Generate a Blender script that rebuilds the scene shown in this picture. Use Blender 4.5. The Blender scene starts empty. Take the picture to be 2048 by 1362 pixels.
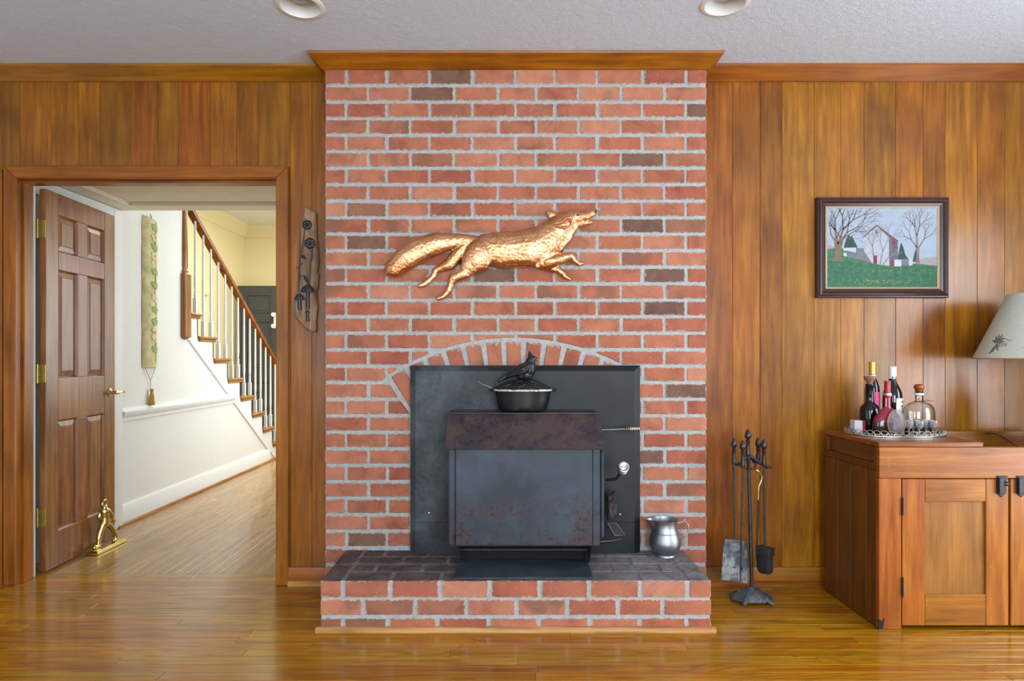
import bpy, bmesh, math, random
from mathutils import Vector, Matrix
R = math.radians
rnd = random.Random(7)
scene = bpy.context.scene
COL = scene.collection

# ------------------------------------------------------------------ camera
F, VX, VY, CH = 1260.0, 1012.0, 715.0, 1.13        # focal length (px), vanishing point, eye height
cam_d = bpy.data.cameras.new('camera')
cam_d.sensor_width = 36.0
cam_d.lens = F / 2048.0 * 36.0
cam_d.shift_x = (1024.0 - VX) / 2048.0
cam_d.shift_y = (VY - 681.0) / 2048.0
cam_d.clip_start = 0.05
cam = bpy.data.objects.new('camera', cam_d)
cam.location = (0, 0, CH)
cam.rotation_euler = (R(90), 0, 0)
COL.objects.link(cam)
scene.camera = cam

# ------------------------------------------------------------------ world
world = bpy.data.worlds.new('sky'); scene.world = world
world.use_nodes = True
wn = world.node_tree.nodes; wl = world.node_tree.links
sky = wn.new('ShaderNodeTexSky'); sky.sky_type = 'PREETHAM'
sky.turbidity = 4.0
sky.sun_direction = Vector((0.3, -0.5, 0.8)).normalized()
bg = wn['Background']; bg.inputs['Strength'].default_value = 0.6
wl.new(sky.outputs['Color'], bg.inputs['Color'])

# ------------------------------------------------------------------ right and hall window daylight, plus added fill lamps (all behind / beside the camera or in the hall)
def area(name, loc, rot, sx, sy, power, color=(1, 1, 1)):
    d = bpy.data.lights.new(name, 'AREA'); d.shape = 'RECTANGLE'
    d.size, d.size_y, d.energy, d.color = sx, sy, power, color
    o = bpy.data.objects.new(name, d); o.location = loc
    o.rotation_euler = [R(a) for a in rot]
    COL.objects.link(o); return o
DAY = (0.84, 0.93, 1.0)
area('daylight_right_window', (3.24, 1.45, 1.15), (90, 0, 90), 1.25, 1.7, 58, DAY)
area('front_fill_lamp', (-1.45, -2.52, 1.45), (90, 0, 0), 1.7, 1.6, 52, DAY)  # unseen lamp added as general fill from behind the camera
area('front_fill_lamp', (1.25, -2.52, 1.45), (90, 0, 0), 1.7, 1.6, 114, DAY)  # second added fill lamp, stronger on this side
area('left_fill_lamp', (-3.12, 0.2, 1.40), (90, 0, -90), 1.5, 1.5, 6, DAY)  # weak added fill lamp; the window on this side is made up
area('daylight_hall_window', (-0.78, 6.1, 1.45), (90, 0, 90), 1.7, 1.3, 31, (0.86, 0.94, 1.0))
area('stair_fill_lamp', (-1.9, 6.9, 2.92), (0, 0, 0), 1.6, 1.6, 56, (1.0, 0.97, 0.78))  # unseen lamp added under the foyer ceiling, standing for stairwell daylight

vs = scene.view_settings
scene.display_settings.display_device = 'sRGB'
vs.view_transform = 'Standard'; vs.look = 'None'; vs.gamma = 1.0; vs.use_curve_mapping = False
vs.exposure = 0.38
scene.cycles.max_bounces = 8
scene.cycles.diffuse_bounces = 4
scene.cycles.sample_clamp_indirect = 6.0
scene.cycles.caustics_reflective = False
scene.cycles.caustics_refractive = False

# ================================================================== helpers
def P(px, py, Y):
    """a point seen at (px, py) and standing at distance Y -> metres"""
    return Vector(((px - VX) * Y / F, Y, CH + (VY - py) * Y / F))
def PX(px, Y): return (px - VX) * Y / F
def PZ(py, Y): return CH + (VY - py) * Y / F

def world_loc(o):
    l = Vector((0, 0, 0))
    while o is not None:
        l += o.location; o = o.parent
    return l

def tag(o, label=None, cat=None, group=None, kind=None):
    if label: o['label'] = label
    if cat: o['category'] = cat
    if group: o['group'] = group
    if kind: o['kind'] = kind
    return o

def thing(name, loc, label=None, cat=None, group=None, kind=None):
    o = bpy.data.objects.new(name, None); o.location = loc
    o.empty_display_size = 0.05
    COL.objects.link(o)
    return tag(o, label, cat, group, kind)

def copy_tree(o, parent=None):
    c = o.copy(); COL.objects.link(c); c.parent = parent
    for ch in list(o.children): copy_tree(ch, c)
    return c

class MB:
    def __init__(s): s.v = []; s.f = []; s.m = []
    def add(s, vs, fs, mi=0):
        b = len(s.v); s.v += [Vector(v) for v in vs]
        for f in fs: s.f.append([b + i for i in f]); s.m.append(mi)
        return s
    def box(s, x0, x1, y0, y1, z0, z1, b=0.0, mi=0):
        if b <= 0:
            return s.add([(x0,y0,z0),(x1,y0,z0),(x1,y1,z0),(x0,y1,z0),(x0,y0,z1),(x1,y0,z1),(x1,y1,z1),(x0,y1,z1)],
                  [(3,2,1,0),(4,5,6,7),(0,1,5,4),(1,2,6,5),(2,3,7,6),(3,0,4,7)], mi)
        b = min(b, (x1-x0)*.49, (y1-y0)*.49, (z1-z0)*.49)
        X = (x0, x1); Y = (y0, y1); Z = (z0, z1); vs = []; idx = {}
        for i in (0,1):
            for j in (0,1):
                for k in (0,1):
                    sx, sy, sz = (1,-1)[i]*b, (1,-1)[j]*b, (1,-1)[k]*b
                    idx[i,j,k] = len(vs)
                    vs += [(X[i], Y[j]+sy, Z[k]+sz), (X[i]+sx, Y[j], Z[k]+sz), (X[i]+sx, Y[j]+sy, Z[k])]
        I = idx; fs = []
        for i in (0,1): fs.append([I[i,0,0], I[i,1,0], I[i,1,1], I[i,0,1]])
        for j in (0,1): fs.append([I[0,j,0]+1, I[1,j,0]+1, I[1,j,1]+1, I[0,j,1]+1])
        for k in (0,1): fs.append([I[0,0,k]+2, I[1,0,k]+2, I[1,1,k]+2, I[0,1,k]+2])
        for j in (0,1):
            for k in (0,1): fs.append([I[0,j,k]+1, I[1,j,k]+1, I[1,j,k]+2, I[0,j,k]+2])
        for i in (0,1):
            for k in (0,1): fs.append([I[i,0,k], I[i,1,k], I[i,1,k]+2, I[i,0,k]+2])
        for i in (0,1):
            for j in (0,1): fs.append([I[i,j,0], I[i,j,1], I[i,j,1]+1, I[i,j,0]+1])
        for q in I.values(): fs.append([q, q+1, q+2])
        return s.add(vs, fs, mi)
    def prism(s, poly, a0, a1, b=0.0, axis='y', mi=0, mi_front=None):
        """poly: outline in the plane across `axis`; a0 = face towards the viewer (chamfered by b), a1 = back"""
        n = len(poly); inner = inset(poly, b) if b > 0 else poly
        def p3(p, a):
            if axis == 'y': return (p[0], a, p[1])
            if axis == 'x': return (a, p[0], p[1])
            return (p[0], p[1], a)
        sg = 1 if a1 > a0 else -1
        rings = [[p3(p, a0) for p in inner]]
        if b > 0: rings.append([p3(p, a0 + sg*b) for p in poly])
        rings.append([p3(p, a1) for p in poly])
        vs = [v for r in rings for v in r]; fs = []
        for r in range(len(rings)-1):
            for i in range(n):
                j = (i+1) % n; fs.append([r*n+i, r*n+j, (r+1)*n+j, (r+1)*n+i])
        s.add(vs, fs, mi); base = len(s.v) - len(vs)
        s.f.append([base+i for i in range(n)]); s.m.append(mi if mi_front is None else mi_front)
        s.f.append([base+(len(rings)-1)*n+i for i in reversed(range(n))]); s.m.append(mi)
        return s
    def tube(s, pts, r, n=10, closed=False, flat=None, mi=0):
        pts = [Vector(p) for p in pts]; k = len(pts)
        rs = list(r) if isinstance(r, (list, tuple)) else [r]*k
        tans = []
        for i in range(k):
            if closed: t = pts[(i+1) % k] - pts[i-1]
            else: t = pts[min(i+1,k-1)] - pts[max(i-1,0)]
            tans.append(t.normalized() if t.length > 1e-9 else Vector((0,0,1)))
        up = Vector((0,0,1)) if abs(tans[0].z) < .9 else Vector((0,1,0))
        nrm = (up - tans[0]*up.dot(tans[0])).normalized(); vs = []
        for i in range(k):
            nrm = nrm - tans[i]*nrm.dot(tans[i])
            nrm = nrm.normalized() if nrm.length > 1e-9 else Vector((1,0,0))
            bi = tans[i].cross(nrm)
            for q in range(n):
                a = 2*math.pi*q/n
                vs.append(pts[i] + nrm*(math.cos(a)*rs[i]) + bi*(math.sin(a)*rs[i]*(flat or 1)))
        fs = []
        for i in range(k if closed else k-1):
            i2 = (i+1) % k
            for q in range(n):
                q2 = (q+1) % n; fs.append([i*n+q, i*n+q2, i2*n+q2, i2*n+q])
        if not closed: fs += [list(reversed(range(n))), [(k-1)*n+q for q in range(n)]]
        return s.add(vs, fs, mi)
    def lathe(s, prof, c=(0,0,0), n=32, sx=1.0, sy=1.0, mi=0, fn=None, axis='z', ring=False):
        vs = []; k = len(prof)
        for (r, z) in prof:
            for q in range(n):
                a = 2*math.pi*q/n
                rr = r if fn is None else fn(r, z, a)
                if axis == 'z': vs.append((c[0]+rr*math.cos(a)*sx, c[1]+rr*math.sin(a)*sy, c[2]+z))
                elif axis == 'y': vs.append((c[0]+rr*math.cos(a)*sx, c[1]+z, c[2]+rr*math.sin(a)*sy))
                else: vs.append((c[0]+z, c[1]+rr*math.cos(a)*sx, c[2]+rr*math.sin(a)*sy))
        fs = []
        for i in range(k-1):
            for q in range(n):
                q2 = (q+1) % n; fs.append([i*n+q, i*n+q2, (i+1)*n+q2, (i+1)*n+q])
        if ring:
            for q in range(n):
                q2 = (q+1) % n; fs.append([(k-1)*n+q, (k-1)*n+q2, q2, q])
            return s.add(vs, fs, mi)
        if prof[0][0] > 1e-6: fs.append(list(reversed(range(n))))
        if prof[-1][0] > 1e-6: fs.append([(k-1)*n+q for q in range(n)])
        return s.add(vs, fs, mi)
    def ball(s, c, r, n=14, m=8, mi=0):
        if not isinstance(r, (tuple, list)): r = (r, r, r)
        prof = [(math.sin(math.pi*i/m), -math.cos(math.pi*i/m)) for i in range(m+1)]
        vs = []
        for (a, z) in prof:
            for q in range(n):
                t = 2*math.pi*q/n; vs.append((c[0]+a*math.cos(t)*r[0], c[1]+a*math.sin(t)*r[1], c[2]+z*r[2]))
        fs = []
        for i in range(m):
            for q in range(n):
                q2 = (q+1) % n; fs.append([i*n+q, i*n+q2, (i+1)*n+q2, (i+1)*n+q])
        return s.add(vs, fs, mi)
    def chain(s, pts):
        """fat limb: list of (Vector, radius): balls joined by cones (for a later voxel union)"""
        for (p, r) in pts: s.ball(p, r)
        for (a, b) in zip(pts, pts[1:]):
            if (a[0]-b[0]).length > 1e-6: s.tube([a[0], b[0]], [a[1], b[1]], 14)
        return s
    def build(s, name, mat, parent=None, center=False, local=False, smooth=35, weld=True):
        me = bpy.data.meshes.new(name)
        off = Vector((0,0,0))
        if parent is not None and not local: off = world_loc(parent)
        loc = Vector((0,0,0))
        if center:
            lo = Vector([min(v[i] for v in s.v) for i in range(3)]); hi = Vector([max(v[i] for v in s.v) for i in range(3)])
            loc = (lo+hi)/2 - off
        me.from_pydata([tuple(v - off - loc) for v in s.v], [], s.f)
        mats = mat if isinstance(mat, (list, tuple)) else [mat]
        for m in mats: me.materials.append(m)
        me.polygons.foreach_set('material_index', s.m)
        bm = bmesh.new(); bm.from_mesh(me)
        if weld: bmesh.ops.remove_doubles(bm, verts=bm.verts, dist=1e-6)
        bmesh.ops.recalc_face_normals(bm, faces=bm.faces)
        bm.to_mesh(me); bm.free()
        if smooth:
            me.polygons.foreach_set('use_smooth', [True]*len(me.polygons))
            me.set_sharp_from_angle(angle=R(smooth))
        o = bpy.data.objects.new(name, me); o.location = loc
        COL.objects.link(o)
        if parent is not None: o.parent = parent
        return o

def inset(poly, d):
    n = len(poly); A = sum(poly[i][0]*poly[(i+1)%n][1]-poly[(i+1)%n][0]*poly[i][1] for i in range(n))
    sg = 1 if A > 0 else -1; out = []
    for i in range(n):
        p0, p1, p2 = Vector(poly[i-1]).to_2d(), Vector(poly[i]).to_2d(), Vector(poly[(i+1)%n]).to_2d()
        a = (p1-p0); b = (p2-p1)
        if a.length < 1e-9 or b.length < 1e-9: out.append(tuple(p1)); continue
        na = Vector((-a.y, a.x)).normalized()*sg; nb = Vector((-b.y, b.x)).normalized()*sg
        h = (na+nb)
        if h.length < 1e-6: out.append(tuple(p1+na*d)); continue
        h.normalize(); k = d/max(.35, h.dot(na)); q = p1+h*k
        out.append((q.x, q.y))
    return out

def remesh(mb, voxel, it=4):
    me = bpy.data.meshes.new('tmp'); me.from_pydata([tuple(v) for v in mb.v], [], mb.f)
    bm = bmesh.new(); bm.from_mesh(me); bmesh.ops.recalc_face_normals(bm, faces=bm.faces); bm.to_mesh(me); bm.free()
    ob = bpy.data.objects.new('tmp', me); COL.objects.link(ob)
    md = ob.modifiers.new('r', 'REMESH'); md.mode = 'VOXEL'; md.voxel_size = voxel; md.adaptivity = 0
    sm = ob.modifiers.new('s', 'SMOOTH'); sm.iterations = it; sm.factor = .5
    dg = bpy.context.evaluated_depsgraph_get(); dg.update()
    m2 = bpy.data.meshes.new_from_object(ob.evaluated_get(dg))
    out = MB(); out.v = [v.co.copy() for v in m2.vertices]
    out.f = [list(p.vertices) for p in m2.polygons]; out.m = [0]*len(out.f)
    bpy.data.objects.remove(ob); bpy.data.meshes.remove(me); bpy.data.meshes.remove(m2)
    return out

# ================================================================== materials
def lin(c):
    if isinstance(c, str):
        c = c.lstrip('#'); c = [int(c[i:i+2], 16)/255 for i in (0,2,4)]
    else: c = [x/255 for x in c]
    return tuple(x/12.92 if x <= .04045 else ((x+.055)/1.055)**2.4 for x in c) + (1.0,)

class NT:
    def __init__(s, name):
        s.mat = bpy.data.materials.new(name); s.mat.use_nodes = True
        s.n = s.mat.node_tree.nodes; s.l = s.mat.node_tree.links; s.b = s.n['Principled BSDF']
    def new(s, t, **kw):
        n = s.n.new(t)
        for k, v in kw.items(): setattr(n, k, v)
        return n
    def link(s, a, b): s.l.new(a, b)
    def noise(s, vec, scale, detail=4, rough=.55, dist=0.0):
        n = s.new('ShaderNodeTexNoise'); n.inputs['Scale'].default_value = scale
        n.inputs['Detail'].default_value = detail; n.inputs['Roughness'].default_value = rough
        n.inputs['Distortion'].default_value = dist
        if vec is not None: s.link(vec, n.inputs['Vector'])
        return n.outputs['Fac']
    def ramp(s, fac, stops, interp='LINEAR'):
        r = s.new('ShaderNodeValToRGB'); r.color_ramp.interpolation = interp
        e = r.color_ramp.elements
        while len(e) < len(stops): e.new(.5)
        for i, (p, c) in enumerate(stops):
            e[i].position = p; e[i].color = c if len(c) == 4 else (*c, 1)
        s.link(fac, r.inputs['Fac']); return r.outputs['Color']
    def mix(s, fac, a, b, mode='MIX'):
        m = s.new('ShaderNodeMix', data_type='RGBA', blend_type=mode)
        for v, key in ((fac, 0), (a, 6), (b, 7)):
            if hasattr(v, 'is_output'): s.link(v, m.inputs[key])
            else: m.inputs[key].default_value = v
        return m.outputs[2]
    def math(s, op, a, b=0.0, c=None):
        m = s.new('ShaderNodeMath', operation=op)
        for i, v in enumerate((a, b) if c is None else (a, b, c)):
            if hasattr(v, 'is_output'): s.link(v, m.inputs[i])
            else: m.inputs[i].default_value = v
        return m.outputs[0]
    def coords(s, scale=(1,1,1), rand=True):
        t = s.new('ShaderNodeTexCoord'); v = t.outputs['Object']
        if rand:
            oi = s.new('ShaderNodeObjectInfo'); s.rand = oi.outputs['Random']
            mu = s.new('ShaderNodeVectorMath', operation='MULTIPLY_ADD')
            cb = s.new('ShaderNodeCombineXYZ')
            for i in range(3): s.link(oi.outputs['Random'], cb.inputs[i])
            s.link(cb.outputs[0], mu.inputs[0]); mu.inputs[1].default_value = (37.1, 53.7, 71.3)
            s.link(v, mu.inputs[2]); v = mu.outputs[0]
        m = s.new('ShaderNodeMapping'); m.inputs['Scale'].default_value = scale
        s.link(v, m.inputs['Vector']); s.base = v
        return m.outputs[0]
    def bump(s, h, strength=.2, dist=.002):
        b = s.new('ShaderNodeBump'); b.inputs['Strength'].default_value = strength; b.inputs['Distance'].default_value = dist
        s.link(h, b.inputs['Height']); s.link(b.outputs[0], s.b.inputs['Normal'])
    def set(s, **kw):
        for k, v in kw.items():
            k = k.replace('_', ' ')
            if hasattr(v, 'is_output'): s.link(v, s.b.inputs[k])
            else: s.b.inputs[k].default_value = v
        return s

def wood(name, dark, mid, light, axis, rough=.35, vary=.25, rings=0.0, blotch=.5, fine=60, coat=0.0, bump=.06, knots=False, ringdark=None, finemix=.35):
    t = NT(name)
    a = {'x': (.9, 12, 12), 'y': (12, .9, 12), 'z': (12, 12, .9)}[axis]
    v = t.coords(a)
    g = t.noise(v, 3.0, 6, .6, .4)
    fcoord = t.new('ShaderNodeMapping'); fs = {'x': (2.5, fine, fine), 'y': (fine, 2.5, fine), 'z': (fine, fine, 2.5)}[axis]
    fcoord.inputs['Scale'].default_value = fs; t.link(t.base, fcoord.inputs['Vector'])
    f = t.noise(fcoord.outputs[0], 3.0, 3, .6)
    col = t.ramp(g, [(.28, lin(dark)), (.5, lin(mid)), (.74, lin(light))])
    bl = t.noise(t.base, 3.2, 3, .5)
    col = t.mix(blotch, col, t.ramp(bl, [(.3, (.42,.38,.36,1)), (.52, (1,1,1,1)), (.75, (1.35,1.3,1.2,1))]), 'MULTIPLY')
    if rings > 0:
        ra = {'x': (.55, 7, 7), 'y': (7, .55, 7), 'z': (7, 7, .55)}[axis]
        rm = t.new('ShaderNodeMapping'); rm.inputs['Scale'].default_value = ra; t.link(t.base, rm.inputs['Vector'])
        rn = t.noise(rm.outputs[0], 1.0, 1.5, .4, .3)
        sn = t.math('SINE', t.math('MULTIPLY', rn, 110.0))
        line = t.ramp(sn, [(.25, (0,0,0,1)), (.95, (1,1,1,1))])
        brk = t.ramp(f, [(.35, (0,0,0,1)), (.6, (1,1,1,1))])
        col = t.mix(t.math('MULTIPLY', t.math('MULTIPLY', line, rings), brk), col, lin(ringdark or dark))
    col = t.mix(finemix, col, t.ramp(f, [(.3, (.6,.58,.55,1)), (.7, (1.25,1.25,1.25,1))]), 'MULTIPLY')
    val = t.math('ADD', t.math('MULTIPLY', t.math('FRACT', t.math('MULTIPLY', t.rand, 7.31)), vary), 1.0 - vary/2)
    hs = t.new('ShaderNodeHueSaturation'); t.link(col, hs.inputs['Color']); t.link(val, hs.inputs['Value'])
    t.link(t.math('ADD', t.math('MULTIPLY', t.rand, .02), .49), hs.inputs['Hue'])
    t.set(Base_Color=hs.outputs[0], Roughness=t.math('ADD', t.math('MULTIPLY', f, .12), rough-.06), Specular_IOR_Level=.5)
    if coat: t.set(Coat_Weight=coat, Coat_Roughness=.12)
    t.bump(f, bump, .001)
    return t.mat

def plain(name, col, rough=.5, metal=0.0, noise=0.0, nscale=30, bump=0.0, bscale=80, bdist=.002, spec=.5, **kw):
    t = NT(name); v = t.coords((1,1,1), rand=True)
    c = lin(col)
    if noise:
        n = t.noise(v, nscale, 4, .6)
        c = t.mix(1.0, c, t.ramp(n, [(.3, (1-noise,)*3+(1,)), (.7, (1+noise,)*3+(1,))]), 'MULTIPLY')
    t.set(Base_Color=c, Roughness=rough, Metallic=metal, Specular_IOR_Level=spec, **kw)
    if bump: t.bump(t.noise(v, bscale, 4, .6), bump, bdist)
    return t.mat

M = {}
M['panel'] = wood('pine_wall_board', '#744109', '#91560e', '#aa6d1c', 'z', rough=.28, vary=.30, rings=.0, blotch=.50, finemix=.22, bump=.05)
M['trim'] = wood('stained_trim_across', '#754304', '#945708', '#aa6a12', 'x', rough=.34, vary=.1, blotch=.5)
M['trim_z'] = wood('stained_trim_upright', '#754304', '#94580a', '#ac6e16', 'z', rough=.34, vary=.1, blotch=.5)
M['shoe'] = wood('shoe_mould', '#8a5a24', '#b98440', '#d0a05c', 'x', rough=.4, vary=.1, blotch=.4)
M['floor'] = wood('oak_plank_across', '#885306', '#aa720d', '#c28b20', 'x', rough=.23, vary=.34, rings=.45, blotch=.28, fine=90, coat=.35, bump=.03, ringdark='#5a2f06')
M['floor_y'] = wood('oak_plank_along', '#8d6630', '#a1783e', '#b2894e', 'y', rough=.25, vary=.3, rings=.12, blotch=.22, fine=50, coat=.35, bump=.03, ringdark='#6a3d10')
M['door'] = wood('stained_door', '#66391b', '#88532d', '#a06c43', 'z', rough=.3, vary=.12, blotch=.5)
M['door_x'] = wood('stained_door_rail', '#66391b', '#88532d', '#a06c43', 'x', rough=.3, vary=.12, blotch=.5, rings=.3)
M['cab_x'] = wood('cabinet_pine_across', '#7e420c', '#9e5b17', '#b6762c', 'x', rough=.4, vary=.14, rings=.18, blotch=.45, ringdark='#8a3e10')
M['cab_z'] = wood('cabinet_pine_upright', '#80430b', '#a15e17', '#bb7a2d', 'z', rough=.4, vary=.14, rings=.28, blotch=.4, ringdark='#96470f')
M['cab_panel'] = wood('cabinet_panel', '#80501a', '#956224', '#a87432', 'z', rough=.45, vary=.05, blotch=.5)
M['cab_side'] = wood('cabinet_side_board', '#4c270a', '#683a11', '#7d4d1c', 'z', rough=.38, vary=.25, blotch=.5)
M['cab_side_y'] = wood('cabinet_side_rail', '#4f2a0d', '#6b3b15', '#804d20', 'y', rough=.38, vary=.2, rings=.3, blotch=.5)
M['cab_top'] = wood('cabinet_top_board', '#6a3712', '#8b4f1e', '#a5682d', 'x', rough=.3, vary=.1, blotch=.4)
M['drift'] = wood('driftwood', '#66503a', '#947658', '#b3967a', 'z', rough=.8, vary=.05, rings=.5, blotch=.7, bump=.6, ringdark='#33241a')
M['stair_wood'] = wood('stair_wood', '#6b4018', '#93612f', '#b08148', 'y', rough=.3, vary=.15, blotch=.4)
M['newel'] = wood('newel_wood', '#6b3d14', '#8f5a26', '#a8733a', 'z', rough=.35, vary=.1, blotch=.4)

def ceiling_mat():
    t = NT('textured_plaster'); v = t.coords((1,1,1), rand=False)
    n = t.noise(v, 60, 5, .7, 1.2)
    m2 = t.new('ShaderNodeTexVoronoi'); m2.inputs['Scale'].default_value = 26; t.link(v, m2.inputs['Vector'])
    h = t.math('ADD', n, t.math('MULTIPLY', m2.outputs['Distance'], .3))
    t.set(Base_Color=lin('#dce9fb'), Roughness=.9); t.bump(h, .75, .008)
    return t.mat
M['ceiling'] = ceiling_mat()
M['white'] = plain('white_paint', '#dfe3e6', .45, noise=.02)
M['hallwall'] = plain('hall_wall_paint', '#dcdedd', .7, noise=.02)
M['hallceil'] = plain('hall_ceiling_paint', '#e6e2d0', .7, noise=.03, nscale=8)
M['yellow'] = plain('pale_yellow_paint', '#efe3b8', .7, noise=.02)
M['roomwall'] = plain('room_side_wall', '#cdd0d3', .6, noise=.04)
M['charcoal'] = plain('charcoal_door_paint', '#3c4245', .5, noise=.05)
M['mortar'] = plain('mortar', '#adb2b2', .92, noise=.18, nscale=60, bump=.7, bscale=180, bdist=.004)

M['mortar_soot'] = plain('sooty_mortar', '#77726f', .92, noise=.35, nscale=22, bump=.7, bscale=180, bdist=.004)

def brick_mat(name, sooty=False):
    t = NT(name); v = t.coords((1,1,1))
    r1 = t.math('FRACT', t.math('MULTIPLY', t.rand, 13.7))
    base = t.ramp(r1, [(0, lin('#a7674f')), (.2, lin('#b4765f')), (.38, lin('#a45e4a')), (.52, lin('#bc8169')), (.66, lin('#ae6c54')), (.8, lin('#9e5a48')), (.92, lin('#ab6d55')), (.955, lin('#946351')), (.98, lin('#7d5c4d')), (1, lin('#705349'))])
    n = t.noise(v, 9, 4, .6, .6)
    base = t.mix(.9, base, t.ramp(n, [(.28, (.70,.60,.60,1)), (.5, (1,1,1,1)), (.72, (1.26,1.22,1.14,1))]), 'MULTIPLY')
    fl = t.noise(v, 4.2, 2, .5)
    base = t.mix(t.ramp(fl, [(.62, (0,0,0,1)), (.70, (.7,.7,.7,1))]), base, lin('#7d5a4a'))
    gen = t.new('ShaderNodeTexCoord').outputs['Generated']
    sg = t.new('ShaderNodeSeparateXYZ'); t.link(gen, sg.inputs[0])
    ex = t.math('MULTIPLY', t.math('SUBTRACT', .5, t.math('ABSOLUTE', t.math('SUBTRACT', sg.outputs[0], .5))), .19)
    ez = t.math('MULTIPLY', t.math('SUBTRACT', .5, t.math('ABSOLUTE', t.math('SUBTRACT', sg.outputs[2], .5))), .062)
    ed = t.math('MINIMUM', ex, ez)
    rag = t.math('ADD', ed, t.math('MULTIPLY', t.math('SUBTRACT', t.noise(v, 55, 4, .65), .52), .024))
    base = t.mix(t.ramp(rag, [(.0003, (.85,.85,.85,1)), (.0022, (0,0,0,1))]), base, lin('#bdb4ac'))
    sp = t.noise(v, 120, 3, .7)
    base = t.mix(t.ramp(sp, [(.64, (0,0,0,1)), (.74, (.75,.75,.75,1))]), base, lin('#dcae90'))
    if sooty:
        g = t.new('ShaderNodeNewGeometry')
        pos = g.outputs['Position']
        so = t.noise(pos, 9, 5, .65, .5)
        so2 = t.noise(pos, 28, 4, .7)
        soot = t.ramp(so2, [(.3, lin('#2b2322')), (.55, lin('#453937')), (.8, lin('#5c4d49'))])
        base = t.mix(t.ramp(so, [(.3, (1,1,1,1)), (.78, (.72,.72,.72,1))]), base, soot)
        sx = t.new('ShaderNodeSeparateXYZ'); t.link(pos, sx.inputs[0])
        m = t.new('ShaderNodeMapRange'); m.inputs[1].default_value = .28; m.inputs[2].default_value = .55
        t.link(sx.outputs[0], m.inputs[0])
        ash = t.ramp(t.noise(pos, 13, 6, .7, 1.0), [(.38, (.25,.25,.25,1)), (.62, (.95,.95,.95,1))])
        base = t.mix(t.math('MULTIPLY', m.outputs[0], ash), base, lin('#8f8c8f'))
    t.set(Base_Color=base, Roughness=.85, Specular_IOR_Level=.3)
    t.bump(t.math('ADD', t.noise(v, 60, 5, .7), t.math('MULTIPLY', sp, .4)), .35, .004)
    return t.mat
M['brick'] = brick_mat('red_brick')
M['brick_soot'] = brick_mat('sooty_brick', True)

def steel_mat(name, base, dust, rust, rustamt, rough=.42, palebias=None, rustbias=None, spots=1.0):
    """dustbias / rustbias: (axis, from, to) in object space, where that colour fades in"""
    t = NT(name); v = t.coords((1,1,1), rand=False)
    n1 = t.noise(v, 3.6, 6, .62, .5); n2 = t.noise(v, 46, 5, .7); n3 = t.noise(v, 7, 5, .68)
    sp = t.new('ShaderNodeSeparateXYZ'); t.link(v, sp.inputs[0])
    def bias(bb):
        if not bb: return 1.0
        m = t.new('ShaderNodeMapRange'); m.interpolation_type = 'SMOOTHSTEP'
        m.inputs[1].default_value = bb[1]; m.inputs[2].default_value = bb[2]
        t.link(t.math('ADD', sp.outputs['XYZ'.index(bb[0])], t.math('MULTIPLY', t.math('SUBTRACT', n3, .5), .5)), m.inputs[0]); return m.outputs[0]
    c = t.mix(t.math('MULTIPLY', t.ramp(n1, [(.34, (.1,.1,.1,1)), (.70, (.95,.95,.95,1))]), bias(palebias)), lin(base), lin(dust))
    rb = bias(rustbias)
    c = t.mix(t.math('MULTIPLY', t.math('MULTIPLY', t.ramp(n3, [(.44, (0,0,0,1)), (.56, (1,1,1,1))]), rustamt), rb), c, lin(rust))
    spot = t.ramp(n2, [(.535, (0,0,0,1)), (.585, (1,1,1,1))])
    zone = t.ramp(n3, [(.40, (0,0,0,1)), (.58, (spots,spots,spots,1))])
    c = t.mix(t.math('MULTIPLY', t.math('MULTIPLY', spot, zone), rb if rustbias else .8), c, lin('#14161a'))
    t.set(Base_Color=c, Roughness=t.math('ADD', t.math('MULTIPLY', n1, .25), rough-.1), Specular_IOR_Level=.35)
    t.bump(n2, .06, .001)
    return t.mat
M['plate'] = steel_mat('steel_plate', '#12181e', '#565e66', '#1c2127', .4, .45, palebias=('X', .10, -.45), spots=.7)  # paler grey grows towards the left edge
M['stove'] = steel_mat('stove_steel', '#222a34', '#46525f', '#3f3136', .9, .42, rustbias=('Z', .40, .24), spots=1.0)
M['lip'] = steel_mat('ash_lip_steel', '#2a323b', '#4b545e', '#23282e', .4, .5, spots=.3)
M['hood'] = steel_mat('stove_hood_steel', '#41343a', '#54443f', '#332c36', .8, .34, spots=.9)
M['black'] = plain('black_iron', '#1b1d20', .42, noise=.2, bump=.15, bscale=120)
M['void'] = plain('slot_black', '#08080a', .9)  # near-black colour stands for the dark inside of the ash slot
M['cast'] = plain('enamelled_cast_iron', '#12171d', .32, noise=.15, bump=.05)
M['gold_chip'] = plain('worn_gold_rim', '#cdc6b2', .6, noise=.75, nscale=90)
M['tooliron'] = plain('forged_iron', '#3a3d40', .45, metal=.6, noise=.35, nscale=50, bump=.2)
M['handle'] = plain('dark_handle', '#2a2022', .28, noise=.1)
M['ashsteel'] = steel_mat('shovel_steel', '#3d454f', '#59626c', '#b4b6ba', .6)
M['turtle'] = plain('cast_base', '#55585d', .45, metal=.5, noise=.5, nscale=90, bump=.6, bscale=140, bdist=.004)
M['bristle'] = plain('black_bristle', '#15181f', .8, noise=.4, nscale=160)
M['brass'] = plain('brass', '#cfbd80', .24, metal=1.0, noise=.12, bump=.05)
M['oldbrass'] = plain('hinge_brass', '#b5a04e', .35, metal=.85, noise=.15)
M['pewter'] = plain('pewter', '#a2a5aa', .44, metal=1.0, noise=.06, bump=.03, bscale=60)
M['silver'] = plain('silver_filigree', '#bdbab0', .3, metal=1.0)
M['mirror'] = plain('tray_mirror', '#85888a', .08, metal=1.0)
M['nickel'] = plain('nickel_spring', '#bcbab4', .25, metal=1.0)
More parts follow.
